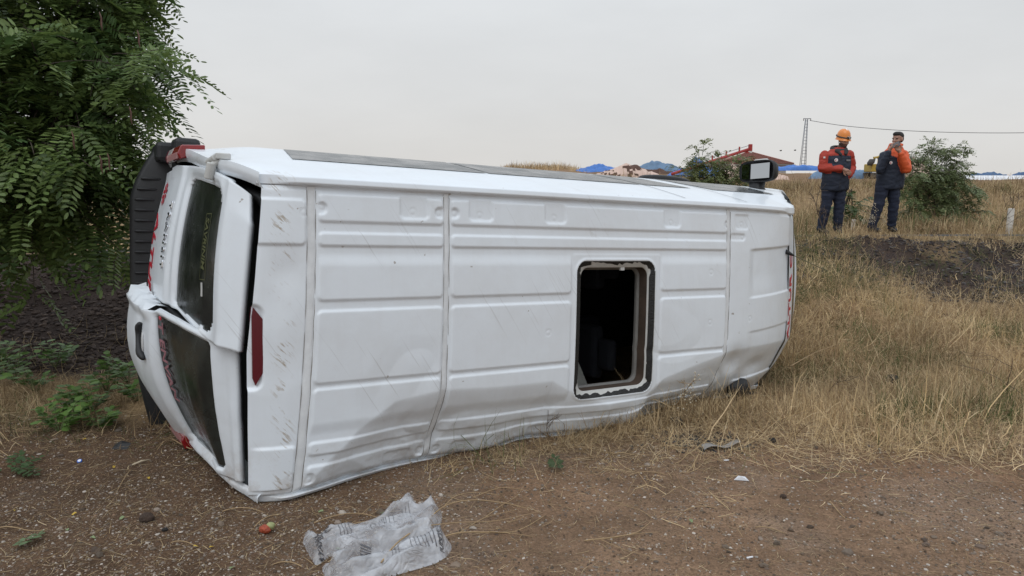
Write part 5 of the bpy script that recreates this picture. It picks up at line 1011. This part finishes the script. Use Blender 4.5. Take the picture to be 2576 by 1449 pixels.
# gravel
def gravel(name, label, n, fx, sr, seed, cols, sink=.35, dens=None):
    rng = np.random.default_rng(seed); x, y = fx(rng, n)
    if dens is not None: ok = rng.random(len(x)) < dens(x, y); x = x[ok]; y = y[ok]
    n = len(x); t = (1 + 5 ** .5) / 2; I = nrm_(np.array([(-1, t, 0), (1, t, 0), (-1, -t, 0), (1, -t, 0), (0, -1, t), (0, 1, t), (0, -1, -t), (0, 1, -t), (t, 0, -1), (t, 0, 1), (-t, 0, -1), (-t, 0, 1)], float))
    OCT = n > 9000; FI = np.array([(0, 11, 5), (0, 5, 1), (0, 1, 7), (0, 7, 10), (0, 10, 11), (1, 5, 9), (5, 11, 4), (11, 10, 2), (10, 7, 6), (7, 1, 8), (3, 9, 4), (3, 4, 2), (3, 2, 6), (3, 6, 8), (3, 8, 9), (4, 9, 5), (2, 4, 11), (6, 2, 10), (8, 6, 7), (9, 8, 1)])
    nvv = 12
    if OCT: I = np.array([(1, 0, 0), (-1, 0, 0), (0, 1, 0), (0, -1, 0), (0, 0, 1), (0, 0, -1)], float); FI = np.array([(0, 2, 4), (2, 1, 4), (1, 3, 4), (3, 0, 4), (2, 0, 5), (1, 2, 5), (3, 1, 5), (0, 3, 5)]); nvv = 6
    s = sr[0] * (sr[1] / sr[0]) ** (rng.random(n) ** 2.2); V = I[None] * rng.uniform(.7, 1.3, (n, nvv, 1)) * s[:, None, None] * rng.uniform(.65, 1.25, (n, 1, 3)) * np.array([1, 1, .62]); a = rng.uniform(0, 6.28, n); c, d = np.cos(a)[:, None], np.sin(a)[:, None]
    V = np.stack([V[:, :, 0] * c - V[:, :, 1] * d, V[:, :, 0] * d + V[:, :, 1] * c, V[:, :, 2]], -1) + np.stack([x, y, hz(x, y) + s * .62 * (.6 - sink)], 1)[:, None, :]
    F = (np.arange(n) * nvv)[:, None, None] + FI[None]; C = np.repeat(cols[rng.integers(0, len(cols), n)] * rng.uniform(.6, 1.3, (n, 1)), nvv, 0)
    o = mk(name, V.reshape(-1, 3), F.reshape(-1, 3), gravel_m, None, False); pcol(o.data, C); tag(o, label, 'gravel', None, 'stuff')
gravel_m = mat('pebble', rough=.85, spec=.25, noise=.2, nscale=60, col_attr='Col')
PEB = np.array([(.20, .155, .12), (.26, .21, .17), (.15, .11, .085), (.12, .085, .06), (.38, .33, .28), (.13, .10, .075), (.21, .16, .12), (.44, .39, .34)])
pd_ = lambda x, y: np.clip(.25 + 1.3 * (fbm(x, y, .8, 71) - .3) + .5 * np.exp(-((x - (y - 4.4) * .9 + .2) / .9) ** 2), 0, 1)
gravel('gravel', 'loose brown and grey pebbles over the dirt', 52000, samp_dirt, (.0026, .011), 121, PEB * .95, dens=pd_)
gravel('dirt_crumbs', 'fine dark crumbs of soil over the dirt', 14000, samp_dirt, (.003, .010), 122, np.array([(.17, .11, .07), (.22, .145, .095), (.12, .078, .05)]))
gravel('coarse_gravel', 'larger stones scattered in the dirt', 240, samp_dirt, (.010, .026), 123, PEB * .85, sink=.3)
def samp_bank2(rng, n): y = rng.uniform(9.8, 12.4, n); return rng.uniform(3.8, 9.8, n), y
gravel('dark_shoulder_gravel', 'dark crumbly gravel on the road shoulder', 5200, samp_bank2, (.012, .04), 124, np.array([(.045, .036, .036), (.06, .05, .05), (.03, .024, .024), (.10, .09, .085)]))
def samp_dl(rng, n): y = rng.uniform(6.5, 9.9, n); return -rng.uniform(.28, .80, n) * y, y
gravel('dark_soil_clods', 'dark brown soil clods on the mound under the locust tree', 6500, samp_dl, (.012, .045), 125, np.array([(.052, .037, .031), (.068, .048, .039), (.038, .027, .023), (.09, .065, .052)]))
c0 = gpt = None
def G(x, y, z=None):                                         # point of the ground seen at a pixel of the photograph
    r = _rt * (x - CX) / FPX + _fw - _up * (y - CY) / FPX; t = (GZ - CAMZ) / r[2]
    for _ in range(12): p = _C + r * t; t = t + (float(hz(p[0], p[1])) - p[2]) / r[2] * .8
    p = _C + r * t; return np.array([p[0], p[1], float(hz(p[0], p[1]))])
def samp_blk(rng, n):
    a = G(1700, 1085); b = G(1850, 1135); x = rng.normal((a[0] + b[0]) / 2, .17, n); return x, rng.normal((a[1] + b[1]) / 2, .11, n)
gravel('black_gravel_patch', 'patch of black broken gravel beside the grey strip', 700, samp_blk, (.006, .016), 126, np.array([(.022, .022, .025), (.04, .04, .043), (.06, .058, .055)]))
# ================================================================ weeds, stems and litter
stem_m = mat('dry_stem', (.34, .235, .125), .8, noise=.2, nscale=30); stem_d = mat('dead_twig', (.10, .072, .055), .9, noise=.2, nscale=30)
def twig(base, h, az, lean, rng, depth=3, r=.004, nb=4, spread=.7, wob=.15):
    segs = []
    def grow(p, d, L, rr_, k):
        pts = [p]; q = p.copy(); dd = d.copy(); n = 6
        for i in range(n): dd = nrm_(dd + rng.normal(0, wob, 3)); q = q + dd * L / n; pts.append(q)
        segs.append((np.array(pts), np.linspace(rr_, rr_ * .55, n + 1)))
        if k > 0:
            for i in range(nb):
                j = rng.integers(2, n + 1); e = nrm_(dd + rng.normal(0, spread, 3)); grow(pts[j], e, L * rng.uniform(.35, .6), rr_ * .6, k - 1)
    d = np.array([math.sin(lean) * math.cos(az), math.sin(lean) * math.sin(az), math.cos(lean)]); grow(np.zeros(3), d, h, r, depth); return segs
def dead_weed(label, base, h, seed, m=stem_d, depth=2, r=.006, nb=5, lean=.1, heads=0, group=None, wob=.15, spread=.7):
    rng = np.random.default_rng(seed); base = np.array(base, float); sg = twig(base, h, rng.uniform(0, 6.28), lean, rng, depth, r, nb, spread, wob); V, F = rib_tubes(sg, 5)
    if heads:
        root = empty('dead_weed', tuple(base)); mk('stem', V, F, m, root); b = MB()
        for pts, rr_ in sg[1:]:
            b.ell(tuple(pts[-1]), (heads, heads, heads), 6, 4)
        o = b.build('seed_heads', mat('seed_head', (.50, .44, .33), .8), root, True); o['kind'] = 'stuff'
    else: root = mk('dead_weed', V, F, m, None, True, tuple(base))
    tag(root, label, 'weed', group); return root
def gp(x, y, z): p = np.array(at(x, y, z)); p[2] = float(hz(p[0], p[1])) - .02; return p
dead_weed('leafless dark thorny twig standing before the person in the helmet', gp(2082, 600, 12.0), .62, 3, depth=2, r=.011, nb=6, spread=.55)
dead_weed('grey dead weed standing before the legs of the person holding a phone', gp(2205, 600, 12.1), .42, 4, stem_d, 3, .006, 5, .1, .006)
dead_weed('pale dry weed at the foot of the young feathery tree', gp(2330, 600, 12.2), .45, 5, stem_m, 2, .005, 6, .4)
dead_weed('bare brown twiggy weed beside the white marker post', gp(2500, 592, 12.6), .75, 6, stem_d, 3, .006, 5, .3)
dead_weed('tall bare weed at the right picture edge', gp(2555, 592, 12.3), .85, 9, stem_m, 3, .006, 5, .35)
dead_weed('straggly dry weed on the right part of the bank', gp(2400, 660, 11.0), .5, 8, stem_d, 3, .005, 5, .4)
dead_weed('dry weed with pale seed heads leaning on the dented van roof', G(1690, 1040) - [0, 0, .02], .34, 10, stem_m, 2, .004, 7, .5, .0065)
dead_weed('second dry weed with pale seed heads nearer the van hatch', G(1600, 1065) - [0, 0, .02], .26, 12, stem_m, 2, .0035, 6, .7, .006)
dead_weed('thin dry weed against the middle of the crushed van roof', G(1380, 1110) - [0, 0, .02], .22, 13, stem_d, 2, .003, 5, .3)
for k, (x, y, h) in enumerate(((2080, 1010, .45), (2270, 900, .5), (2440, 960, .55), (2530, 1030, .7), (2180, 1080, .3), (2360, 820, .5), (2560, 900, .8), (2130, 860, .45), (2500, 820, .6), (2050, 760, .5))):
    dead_weed(('pale stalk left of the fallen light branch', 'dark bare stalk on the bank middle', 'pale stalk on the bank below the marker post', 'tall pale stalk at the lower right of the bank', 'short dark stalk near the pale stick', 'pale stalk below the young feathery tree', 'tallest pale stalk at the right picture edge', 'dark stalk below the dead weed of the bank top', 'pale stalk below the taller marker post', 'pale stalk beside the van front')[k], G(x, y) - [0, 0, .02], h, 40 + k, stem_m if k % 3 else stem_d, 2, .004, 3, .5, 0, 'dry stalks in the bank grass')
# long pale stems lying on the ground
def ground_stem(label, px, r=.004, lift=.012, side=(), group=None, m=stem_m, name='dry_stem'):
    P = np.array([G(x, y) for x, y in px]); P = spl(P, 26); P[:, 2] = hz(P[:, 0], P[:, 1]) + lift + .012 * np.sin(np.linspace(0, 6, 26)); V, F = tube_np(P, np.linspace(r, r * .45, 26), 6); b = MB(); b.add(V, F)
    for q in side:
        Q = np.array([G(x, y) for x, y in q]); Q = spl(Q, 14); Q[:, 2] = hz(Q[:, 0], Q[:, 1]) + lift + .006; V, F = tube_np(Q, np.linspace(r * .6, r * .3, 14), 5); b.add(V, F)
    o = b.build(name, m, None, True); tag(o, label, 'stem', group)
ground_stem('long branched dry stem crossing the plastic bag', [(960, 1440), (1000, 1395), (1060, 1350), (1120, 1295), (1190, 1275), (1270, 1282), (1330, 1300)], .0045, .05, ([(1060, 1350), (1150, 1340), (1250, 1335), (1360, 1310)], [(1120, 1295), (1150, 1270), (1200, 1262), (1260, 1270)], [(1190, 1275), (1260, 1250), (1330, 1258)]))
ground_stem('pale forked dry stem right of the plastic bag', [(1090, 1368), (1150, 1352), (1230, 1345), (1300, 1335), (1370, 1300)], .004, .012, ([(1150, 1352), (1220, 1310), (1300, 1290)], [(1230, 1345), (1290, 1350), (1340, 1358)], [(1220, 1310), (1260, 1280), (1300, 1255), (1320, 1225)]))
ground_stem('thin curved stem above the plastic bag', [(790, 1320), (850, 1305), (910, 1300), (980, 1310), (1010, 1290), (1070, 1268)], .003, .01, ([(910, 1300), (950, 1270), (1010, 1262)], [(930, 1302), (950, 1290), (955, 1275)]))
ground_stem('bundle of pale stems on the open dirt right of the bag', [(1470, 1365), (1540, 1362), (1600, 1345), (1640, 1310), (1680, 1290)], .0035, .01, ([(1510, 1364), (1570, 1390), (1640, 1408)], [(1540, 1362), (1600, 1350), (1660, 1345)], [(1640, 1310), (1610, 1290), (1560, 1275)]))
ground_stem('pale bent stem on the dirt near the right', [(2085, 1268), (2095, 1280), (2120, 1300), (2140, 1310)], .004)
ground_stem('pale straight stem left of the red vegetable', [(0, 1333), (60, 1338), (120, 1332)], .0035)
ground_stem('dry stem beneath the rear doors', [(430, 1110), (480, 1140), (520, 1130), (590, 1160)], .004, .02, ([(480, 1140), (440, 1170), (400, 1185)],))
ground_stem('pale stick on the grass right of the van', [(2010, 1050), (2060, 1038), (2110, 1060), (2150, 1072)], .006, .03)
ground_stem('light branch lying in the bank grass', [(1985, 960), (2040, 930), (2090, 905), (2130, 880)], .007, .16, ([(2040, 930), (2060, 950), (2090, 960)],))
for k, px in enumerate(([(430, 1370), (480, 1372), (520, 1380)], [(560, 1290), (640, 1285), (700, 1300)], [(1720, 1290), (1780, 1278), (1850, 1280)], [(1900, 1330), (1960, 1340), (2010, 1345)], [(2250, 1290), (2300, 1300), (2340, 1298)], [(2180, 1160), (2260, 1165), (2330, 1195)], [(330, 1185), (300, 1230), (280, 1250)], [(760, 1430), (700, 1420), (650, 1428)], [(1580, 1200), (1650, 1192), (1720, 1200)], [(870, 1330), (940, 1318), (1000, 1325)], [(2490, 1420), (2540, 1428), (2575, 1436)], [(640, 1330), (690, 1300), (750, 1285)])):
    ground_stem(('short stem on the dirt below the brown clod', 'thin stem left of the red tomato', 'thin stem below the white paper scrap', 'thin stem right of the lower cigarette butt', 'short stem on the dirt at the lower right', 'long thin stem near the right grass edge', 'curved stem below the splintered stick', 'thin stem at the bottom edge left of the bag', 'thin stem right of the small leaf spray', 'thin stem just above the plastic bag film', 'pale stem in the bottom right corner', 'thin stem right of the red tomato')[k], px, .0028, .008, (), 'thin stems on the bare dirt')
# green sprouts at the left
sprout_m = foliage_mat('sprout_leaf', .5, .3, .4); gst_m = mat('green_stem', (.10, .13, .045), .7)
def sprout(label, base, ns, h, seed, col=(.12, .21, .05), lf=.072, flat=.5):
    rng = np.random.default_rng(seed); root = empty('green_weed', tuple(base)); tag(root, label, 'weed', 'green sprouts left of the rear doors'); segs = []; V = []; C = []
    for s in range(ns):
        az = rng.uniform(0, 6.28); ln = rng.uniform(.3, 1.2) * flat + .3; d = np.array([math.sin(ln) * math.cos(az), math.sin(ln) * math.sin(az), math.cos(ln)]); L = h * rng.uniform(.6, 1.2); e = d * L; m_ = e * .5 + np.array([0, 0, .08 * L]); cv = bezier(np.zeros(3), m_, e, 6); segs.append((cv, np.linspace(.0035, .0018, 6)))
        nl = rng.integers(6, 11)
        for i in range(nl):
            f = .25 + .75 * (i + 1) / nl; p = 2 * f * (1 - f) * m_ + f * f * e; a2 = az + (1 if i % 2 else -1) * rng.uniform(.7, 1.5); q = nrm_(np.array([math.cos(a2), math.sin(a2), rng.uniform(-.2, .45)])); w_ = nrm_(np.cross(q, [0, 0, 1]) + rng.normal(0, .2, 3)); l = lf * rng.uniform(.7, 1.3)
            V += [p, p + q * l * .3 + w_ * l * .30, p + q * l * .7 + w_ * l * .33, p + q * l, p + q * l * .7 - w_ * l * .33, p + q * l * .3 - w_ * l * .30]; C += [np.array(col) * rng.uniform(.65, 1.35)] * 6
    V = np.array(V); o = mk('leaves', V, np.arange(len(V)).reshape(-1, 6), sprout_m, root, False); pcol(o.data, np.array(C)); v, f = rib_tubes(segs, 5); mk('stems', v, f, gst_m, root)
for k, (lab, x, y, ns, h) in enumerate((('green sprout furthest left on the grass strip', 40, 960, 9, .42), ('tall green sprout at the left below the mound', 140, 925, 9, .45), ('green sprout touching the lower rear bumper', 325, 965, 8, .40), ('large green sprout just left of the bumper', 270, 985, 10, .42), ('bright green sprout in the middle of the strip', 235, 1035, 10, .36), ('low green sprout nearest the camera on the strip', 150, 1085, 9, .30), ('small green sprout between the nearest ones', 190, 1055, 8, .30), ('low green sprout at the foot of the tree mound', 90, 985, 8, .34), ('green sprout at the left edge under the leaves', 10, 925, 9, .4), ('small green sprout right below the bumper end', 345, 1010, 7, .28), ('green sprout leaning towards the black shard', 255, 1075, 7, .28))):
    sprout(lab, G(x, y) - [0, 0, .01], ns, h * .72, 60 + k)
def leafspray(name, label, px, n, seed, col, L=.22, group=None):
    rng = np.random.default_rng(seed); b = G(*px); B = np.array([b + [rng.normal(0, .05), rng.normal(0, .04), .03] for _ in range(n)]); a = rng.uniform(0, 6.28, n); D = np.stack([np.cos(a), np.sin(a), rng.uniform(0, .25, n)], 1); V, F, C = pinnate(B, D, np.tile([0, 0, 1.], (n, 1)) + rng.normal(0, .2, (n, 3)), np.full(n, L), 6, .055, .25, .1, rng, col=np.tile(col, (n, 1)))
    o = mk(name, V - b, F, sprout_m, None, False, tuple(b)); pcol(o.data, C); tag(o, label, 'leaves', group)
leafspray('fallen_leaf_spray', 'torn green locust spray lying at the left picture edge', (22, 1185), 6, 71, (.055, .10, .035), .24); leafspray('fallen_leaf_spray', 'small pale green leaf spray in the lower left corner', (62, 1392), 1, 72, (.13, .19, .09), .16)
leafspray('fallen_leaf_spray', 'small dark green leaf spray on the dirt right of the van middle', (1425, 1197), 1, 73, (.06, .09, .035), .13)
for k, (x, y, cg) in enumerate(((208, 1108, 1), (285, 1180, 1), (500, 1378, 1), (40, 1285, 1), (180, 1298, 1), (375, 1208, 1), (540, 1378, 1), (165, 1335, 0), (300, 1310, 0), (240, 1358, 0), (590, 1428, 0), (800, 1290, 0), (1740, 1318, 0), (860, 1385, 0), (960, 1290, 0))):
    p = G(x, y); a = k * 1.7; l = .026 if cg else .032; c, s = math.cos(a), math.sin(a); sh = [(0, 0, 0), (.3, .28, .006), (.7, .32, .010), (1, 0, .004), (.7, -.3, .008), (.3, -.28, .0)]
    o = mk('fallen_leaf', np.array([((q[0] * c - q[1] * s) * l, (q[0] * s + q[1] * c) * l, q[2] + .007) for q in sh]), [(0, 1, 2, 3), (0, 3, 4, 5)], mat('yellow_leaf' if cg else 'pale_green_leaf', (.50, .34, .05) if cg else (.20, .25, .12), .7), None, False, tuple(p))
    tag(o, 'small yellow leaf fallen on the dirt' if cg else 'small pale green leaf fallen on the dirt', 'leaf', 'yellow leaves on the dirt' if cg else 'green leaves on the dirt')
def clod(label, px, s, m, seed, name='soil_clod', flat=.7):
    rng = np.random.default_rng(seed); V, F = ell_np((0, 0, 0), (1, 1, 1), 12, 8); V = np.array(V); V = V * (1 + .35 * (fbm(V[:, 0] * 2 + seed, V[:, 1] * 2 + V[:, 2] * 1.7, .8, seed) - .5))[:, None] * np.array([s, s * .8, s * flat]); o = mk(name, V, F, m, None, False, tuple(G(*px) + [0, 0, s * flat * .5])); tag(o, label, 'clod' if 'clod' in name else 'stone')
blk = mat('black_clod', (.018, .016, .015), .9, noise=.4, nscale=30, bump=1, bscale=60); brn = mat('brown_clod', (.055, .035, .025), .95, noise=.3, nscale=30, bump=1, bscale=60); stn = mat('pale_stone', (.26, .21, .17), .85, noise=.2, nscale=40)
clod('large black clod in the straw below the hatch', (1700, 1068), .055, blk, 1); clod('small black clod right of the grey strip', (1942, 1112), .030, blk, 2); clod('dark brown clod on the dirt at lower left', (370, 1310), .040, brn, 3); clod('small dark clod below the brown one', (415, 1335), .016, blk, 4); clod('dark clod in the bank grass at the far right', (2245, 960), .07, blk, 5)
clod('small dark clod at the bottom right', (1970, 1252), .02, brn, 6); clod('pale round stone right of the van middle', (1628, 1172), .020, stn, 7, 'pale_stone'); clod('pale stone above the plastic bag', (850, 1318), .018, stn, 8, 'pale_stone'); clod('pale stone near the left bottom stones', (395, 1285), .018, stn, 9, 'pale_stone')
# --- litter
pw = mat('white_paper', (.72, .73, .76), .7)
p = G(1863, 1208); o = mk('paper_scrap', np.array([(-.045, -.01, .006), (-.01, .018, .022), (.03, .012, .018), (.045, -.022, .005), (.0, -.012, .03)]), [(0, 4, 1), (1, 4, 2), (2, 4, 3), (0, 3, 4)], pw, None, False, tuple(p)); tag(o, 'crumpled white paper scrap on the dirt', 'paper')
for lab, px, az in (('white cigarette butt just below the grey strip', (1827, 1160), .1), ('white cigarette butt at the bottom right of centre', (1886, 1405), .3)):
    p = G(*px); c, s = math.cos(az), math.sin(az); b = MB(); b.tube([(-.017 * c, -.017 * s, .006), (.017 * c, .017 * s, .006)], .0045, 8); tag(b.build('cigarette_butt', pw, None, True, tuple(p)), lab, 'cigarette butt')
S, T = np.meshgrid(np.linspace(0, 1, 18), np.linspace(0, 1, 5), indexing='ij'); a0, a1 = G(1768, 1135), G(1862, 1120)
V = np.stack([a0[0] + (a1[0] - a0[0]) * S, a0[1] + (a1[1] - a0[1]) * S + (T - .5) * .07 * (1 - .5 * S) + .012 * np.sin(S * 9), GZ * 0 + hz(a0[0] + (a1[0] - a0[0]) * S, a0[1] + (a1[1] - a0[1]) * S) + .022 + .012 * np.sin(S * 7 + T)], -1).reshape(-1, 3); tag(mk('cardboard_strip', V, grid_faces(18, 5), mat('grey_card', (.24, .225, .21), .85, noise=.2, nscale=20)), 'weathered grey cardboard strip lying on black gravel', 'cardboard')
p = G(201, 1163); b = MB(); b.tube([(0, 0, 0), (0, 0, .012)], .015, 16); cap = b.build('bottle_cap', mat('blue_plastic', (.03, .12, .50), .35), None, False, tuple(p + [0, 0, .004]), bevel=.002); cap.rotation_euler = (.5, .1, 0); tag(cap, 'small blue plastic bottle cap on the dirt', 'bottle cap')
MB().tube([(0, 0, .0121), (0, 0, .0125)], .010, 12).build('cap_liner', pw, cap)
p = G(355, 1168); a = np.array(G(333, 1174)); b2 = np.array(G(379, 1161)); V, F = tube_np([a + [0, 0, .012], (a + b2) / 2 + [0, 0, .02], b2 + [0, 0, .014]], [.005, .007, .003], 6); tag(mk('splintered_stick', V, F, mat('bare_wood', (.50, .42, .30), .8)), 'splintered pale wood stick below the rear doors', 'stick')
p = G(305, 1128); b = MB(); b.add([(-.055, -.02, 0), (.05, -.025, 0), (.06, .02, .03), (-.01, .03, .045), (-.05, .015, .02), (.0, 0, .035)], [(0, 1, 5), (1, 2, 5), (2, 3, 5), (3, 4, 5), (4, 0, 5)]); tag(b.build('plastic_shard', blackp, None, False, tuple(p)), 'black broken plastic shard below the rear doors', 'shard')
# red and green vegetable
tm = empty('squashed_tomato', tuple(G(668, 1340))); tag(tm, 'squashed red and pale green tomato lying left of the plastic bag', 'tomato')
V, F = ell_np((0, 0, 0), (1, 1, 1), 18, 12); V = np.array(V); V = V * (1 + .3 * (fbm(V[:, 0] * 2 + 3, V[:, 1] * 2 + V[:, 2], .7, 5) - .5))[:, None]
mk('red_flesh', V * np.array([.032, .026, .022]) + [0, 0, .02], F, mat('tomato_red', (.30, .055, .022), .55, noise=.6, nscale=60, bump=.6, bscale=60), tm); mk('green_end', V * np.array([.022, .020, .019]) + [.022, .012, .030], F, mat('tomato_green', (.28, .30, .13), .5, noise=.35, nscale=50), tm)
# --- crumpled plastic bag
OUT = [(762, 1368), (770, 1342), (788, 1345), (800, 1362), (850, 1338), (900, 1322), (950, 1308), (985, 1285), (1020, 1265), (1035, 1256), (1046, 1266), (1048, 1284), (1066, 1280), (1080, 1268), (1098, 1275), (1112, 1295), (1108, 1330), (1106, 1352), (1126, 1362), (1136, 1378), (1128, 1398), (1100, 1418), (1060, 1432), (1010, 1446), (960, 1462), (900, 1480), (830, 1482), (815, 1450), (812, 1428), (840, 1420), (835, 1402), (800, 1424), (790, 1420), (775, 1395)]
Pg = np.array([G(*q) for q in OUT]); Pg = np.vstack([Pg, Pg[:1]]); Pg = spl(Pg, 160)[:-1, :2]; lo2, hi2 = Pg.min(0) - .01, Pg.max(0) + .01
def inpoly(x, y, P):
    r = np.zeros(x.shape, bool); n = len(P)
    for i in range(n):
        (x0, y0), (x1, y1) = P[i], P[(i + 1) % n]; c = (y0 > y) != (y1 > y); r ^= c & (x < (x1 - x0) * (y - y0) / (y1 - y0 + 1e-12) + x0)
    return r
def edist(x, y, P):
    d = np.full(x.shape, 9.)
    for i in range(len(P)):
        a = P[i]; b = P[(i + 1) % len(P)]; e = b - a; t = np.clip(((x - a[0]) * e[0] + (y - a[1]) * e[1]) / (e @ e), 0, 1); d = np.minimum(d, np.hypot(x - a[0] - t * e[0], y - a[1] - t * e[1]))
    return d
def bag_z(x, y):
    e = edist(x, y, Pg); a = .55; xr = x * math.cos(a) + y * math.sin(a); yr = -x * math.sin(a) + y * math.cos(a)
    rdg = 1 - np.abs(2 * fbm(xr * .45, yr * 1.7, .16, 5, 3) - 1); rdg2 = 1 - np.abs(2 * vnoise(xr * .7, yr * 1.3, .07, 9) - 1)
    return hz(x, y) + .006 + np.clip(e / .05, 0, 1) * (.075 * np.clip(rdg - .45, 0, 1) / .55 + .018 * rdg2 * np.clip(e / .05, 0, 1) + .02 * fbm(x, y, .25, 7)) 
ST2 = .007; X, Y = np.meshgrid(np.arange(lo2[0], hi2[0], ST2), np.arange(lo2[1], hi2[1], ST2), indexing='ij'); sdp = np.where(inpoly(X, Y, Pg), 1, -1) * edist(X, Y, Pg)
keep = ((sdp[:-1, :-1] + sdp[1:, 1:] + sdp[:-1, 1:] + sdp[1:, :-1]) > 0).ravel()
def snap(x, y, P):
    bd = np.full(x.shape, 9.); bx = x.copy(); by = y.copy()
    for i in range(len(P)):
        a = P[i]; b = P[(i + 1) % len(P)]; e = b - a; t = np.clip(((x - a[0]) * e[0] + (y - a[1]) * e[1]) / (e @ e), 0, 1); qx = a[0] + t * e[0]; qy = a[1] + t * e[1]; d = np.hypot(x - qx, y - qy); m = d < bd; bd[m] = d[m]; bx[m] = qx[m]; by[m] = qy[m]
    return bx, by
sx_, sy_ = snap(X, Y, Pg); mo = np.abs(sdp) < ST2 * .55; mo |= sdp < 0; X = np.where(mo, sx_, X); Y = np.where(mo, sy_, Y)
Fb = grid_faces(*X.shape)[:, ::-1][keep]; Vb = np.stack([X, Y, bag_z(X, Y)], -1).reshape(-1, 3); us2 = np.unique(Fb); mp2 = np.full(len(Vb), -1); mp2[us2] = np.arange(len(us2)); borg = np.array([*Pg.mean(0), float(hz(*Pg.mean(0)))])
pl = bpy.data.materials.new('clear_plastic'); pl.use_nodes = True; t_ = pl.node_tree; b_ = t_.nodes['Principled BSDF']; b_.inputs['Base Color'].default_value = (.66, .68, .72, 1); b_.inputs['Roughness'].default_value = .14; b_.inputs['Specular IOR Level'].default_value = .7
tc_ = t_.nodes.new('ShaderNodeTexCoord'); nz_ = t_.nodes.new('ShaderNodeTexNoise'); nz_.inputs['Scale'].default_value = 9; nz_.inputs['Detail'].default_value = 5; t_.links.new(tc_.outputs['Object'], nz_.inputs[0]); mr_ = t_.nodes.new('ShaderNodeMapRange'); mr_.inputs[1].default_value = .35; mr_.inputs[2].default_value = .7; mr_.inputs[3].default_value = .76; mr_.inputs[4].default_value = .36; t_.links.new(nz_.outputs[0], mr_.inputs[0])
tr_ = t_.nodes.new('ShaderNodeBsdfTransparent'); ms_ = t_.nodes.new('ShaderNodeMixShader'); t_.links.new(mr_.outputs[0], ms_.inputs[0]); t_.links.new(b_.outputs[0], ms_.inputs[1]); t_.links.new(tr_.outputs[0], ms_.inputs[2]); t_.links.new(ms_.outputs[0], t_.nodes['Material Output'].inputs['Surface'])
vz_ = t_.nodes.new('ShaderNodeTexVoronoi'); vz_.feature = 'DISTANCE_TO_EDGE'; vz_.inputs['Scale'].default_value = 26; nq_ = t_.nodes.new('ShaderNodeTexNoise'); nq_.inputs['Scale'].default_value = 6; t_.links.new(tc_.outputs['Object'], nq_.inputs[0]); t_.links.new(nq_.outputs[1], vz_.inputs[0]); vz_.inputs['Scale'].default_value = 9
bq_ = t_.nodes.new('ShaderNodeBump'); bq_.inputs['Strength'].default_value = .42; bq_.inputs['Distance'].default_value = .03; t_.links.new(vz_.outputs[0], bq_.inputs['Height']); t_.links.new(bq_.outputs[0], b_.inputs['Normal'])
bag = empty('plastic_bag', tuple(borg)); tag(bag, 'crumpled clear plastic bag with black print lying on the dirt', 'plastic bag')
mk('film', Vb[us2] - borg, mp2[Fb], pl, bag); 
ink = mat('black_ink', (.10, .10, .11), .6)
def strip(b, p0, p1, w):
    p0 = G(*p0)[:2]; p1 = G(*p1)[:2]; d = p1 - p0; n_ = np.array([-d[1], d[0]]) / np.linalg.norm(d) * w / 2; k = 14; t = np.linspace(0, 1, k)[:, None]; A = p0 + d * t - n_; B = p0 + d * t + n_; P = np.vstack([A, B]); V = np.stack([P[:, 0], P[:, 1], bag_z(P[:, 0], P[:, 1]) + .003], 1) - borg; b.add(V, [(i, i + 1, k + i + 1, k + i) for i in range(k - 1)])
b = MB()
for (x0, y0, x1, y1, n_, dx, dy) in ((925, 1348, 938, 1375, 5, 9, -4), (958, 1335, 970, 1362, 4, 8, -4), (852, 1362, 862, 1390, 4, 8, -3), (1030, 1390, 1046, 1420, 7, 9, -3), (1066, 1376, 1080, 1408, 5, 9, -3), (985, 1402, 990, 1430, 3, 8, -3), (1004, 1306, 1010, 1330, 4, 8, -3), (1100, 1372, 1108, 1395, 2, 8, -2)):
    for k in range(n_): strip(b, (x0 + dx * k, y0 + dy * k), (x1 + dx * k, y1 + dy * k - (k % 2) * 4), .0026)
o = b.build('printed_lines', ink, bag); o['kind'] = 'stuff'
b = MB()
for k in range(7): strip(b, (908, 1414 + k * 3.6), (935, 1410 + k * 3.6), .0045 if k % 3 else .008)
o = b.build('barcode', ink, bag)
def on_bag(x0, y0, x1, y1):
    a = G(x0, y0)[:2]; c = G(x1, y1)[:2]; d = (c - a) / np.linalg.norm(c - a); n_ = np.array([-d[1], d[0]])
    def f(q): P = a + q[:, :1] * d + q[:, 1:2] * n_; return np.stack([P[:, 0], P[:, 1], bag_z(P[:, 0], P[:, 1]) + .003 + np.abs(q[:, 2])], 1) - borg
    return f
text_mesh('print', '(YET', .036, ink, bag, 0, 0, 0, depth=.0005, conform=on_bag(832, 1378, 822, 1345)); text_mesh('print', 'BOL', .034, ink, bag, 0, 0, 0, depth=.0005, conform=on_bag(815, 1385, 805, 1352)); text_mesh('print', 'AYARLAK', .034, ink, bag, 0, 0, 0, depth=.0005, conform=on_bag(818, 1418, 796, 1362)); text_mesh('print', 'PUNTO', .026, ink, bag, 0, 0, 0, depth=.0005, conform=on_bag(1118, 1402, 1104, 1372))
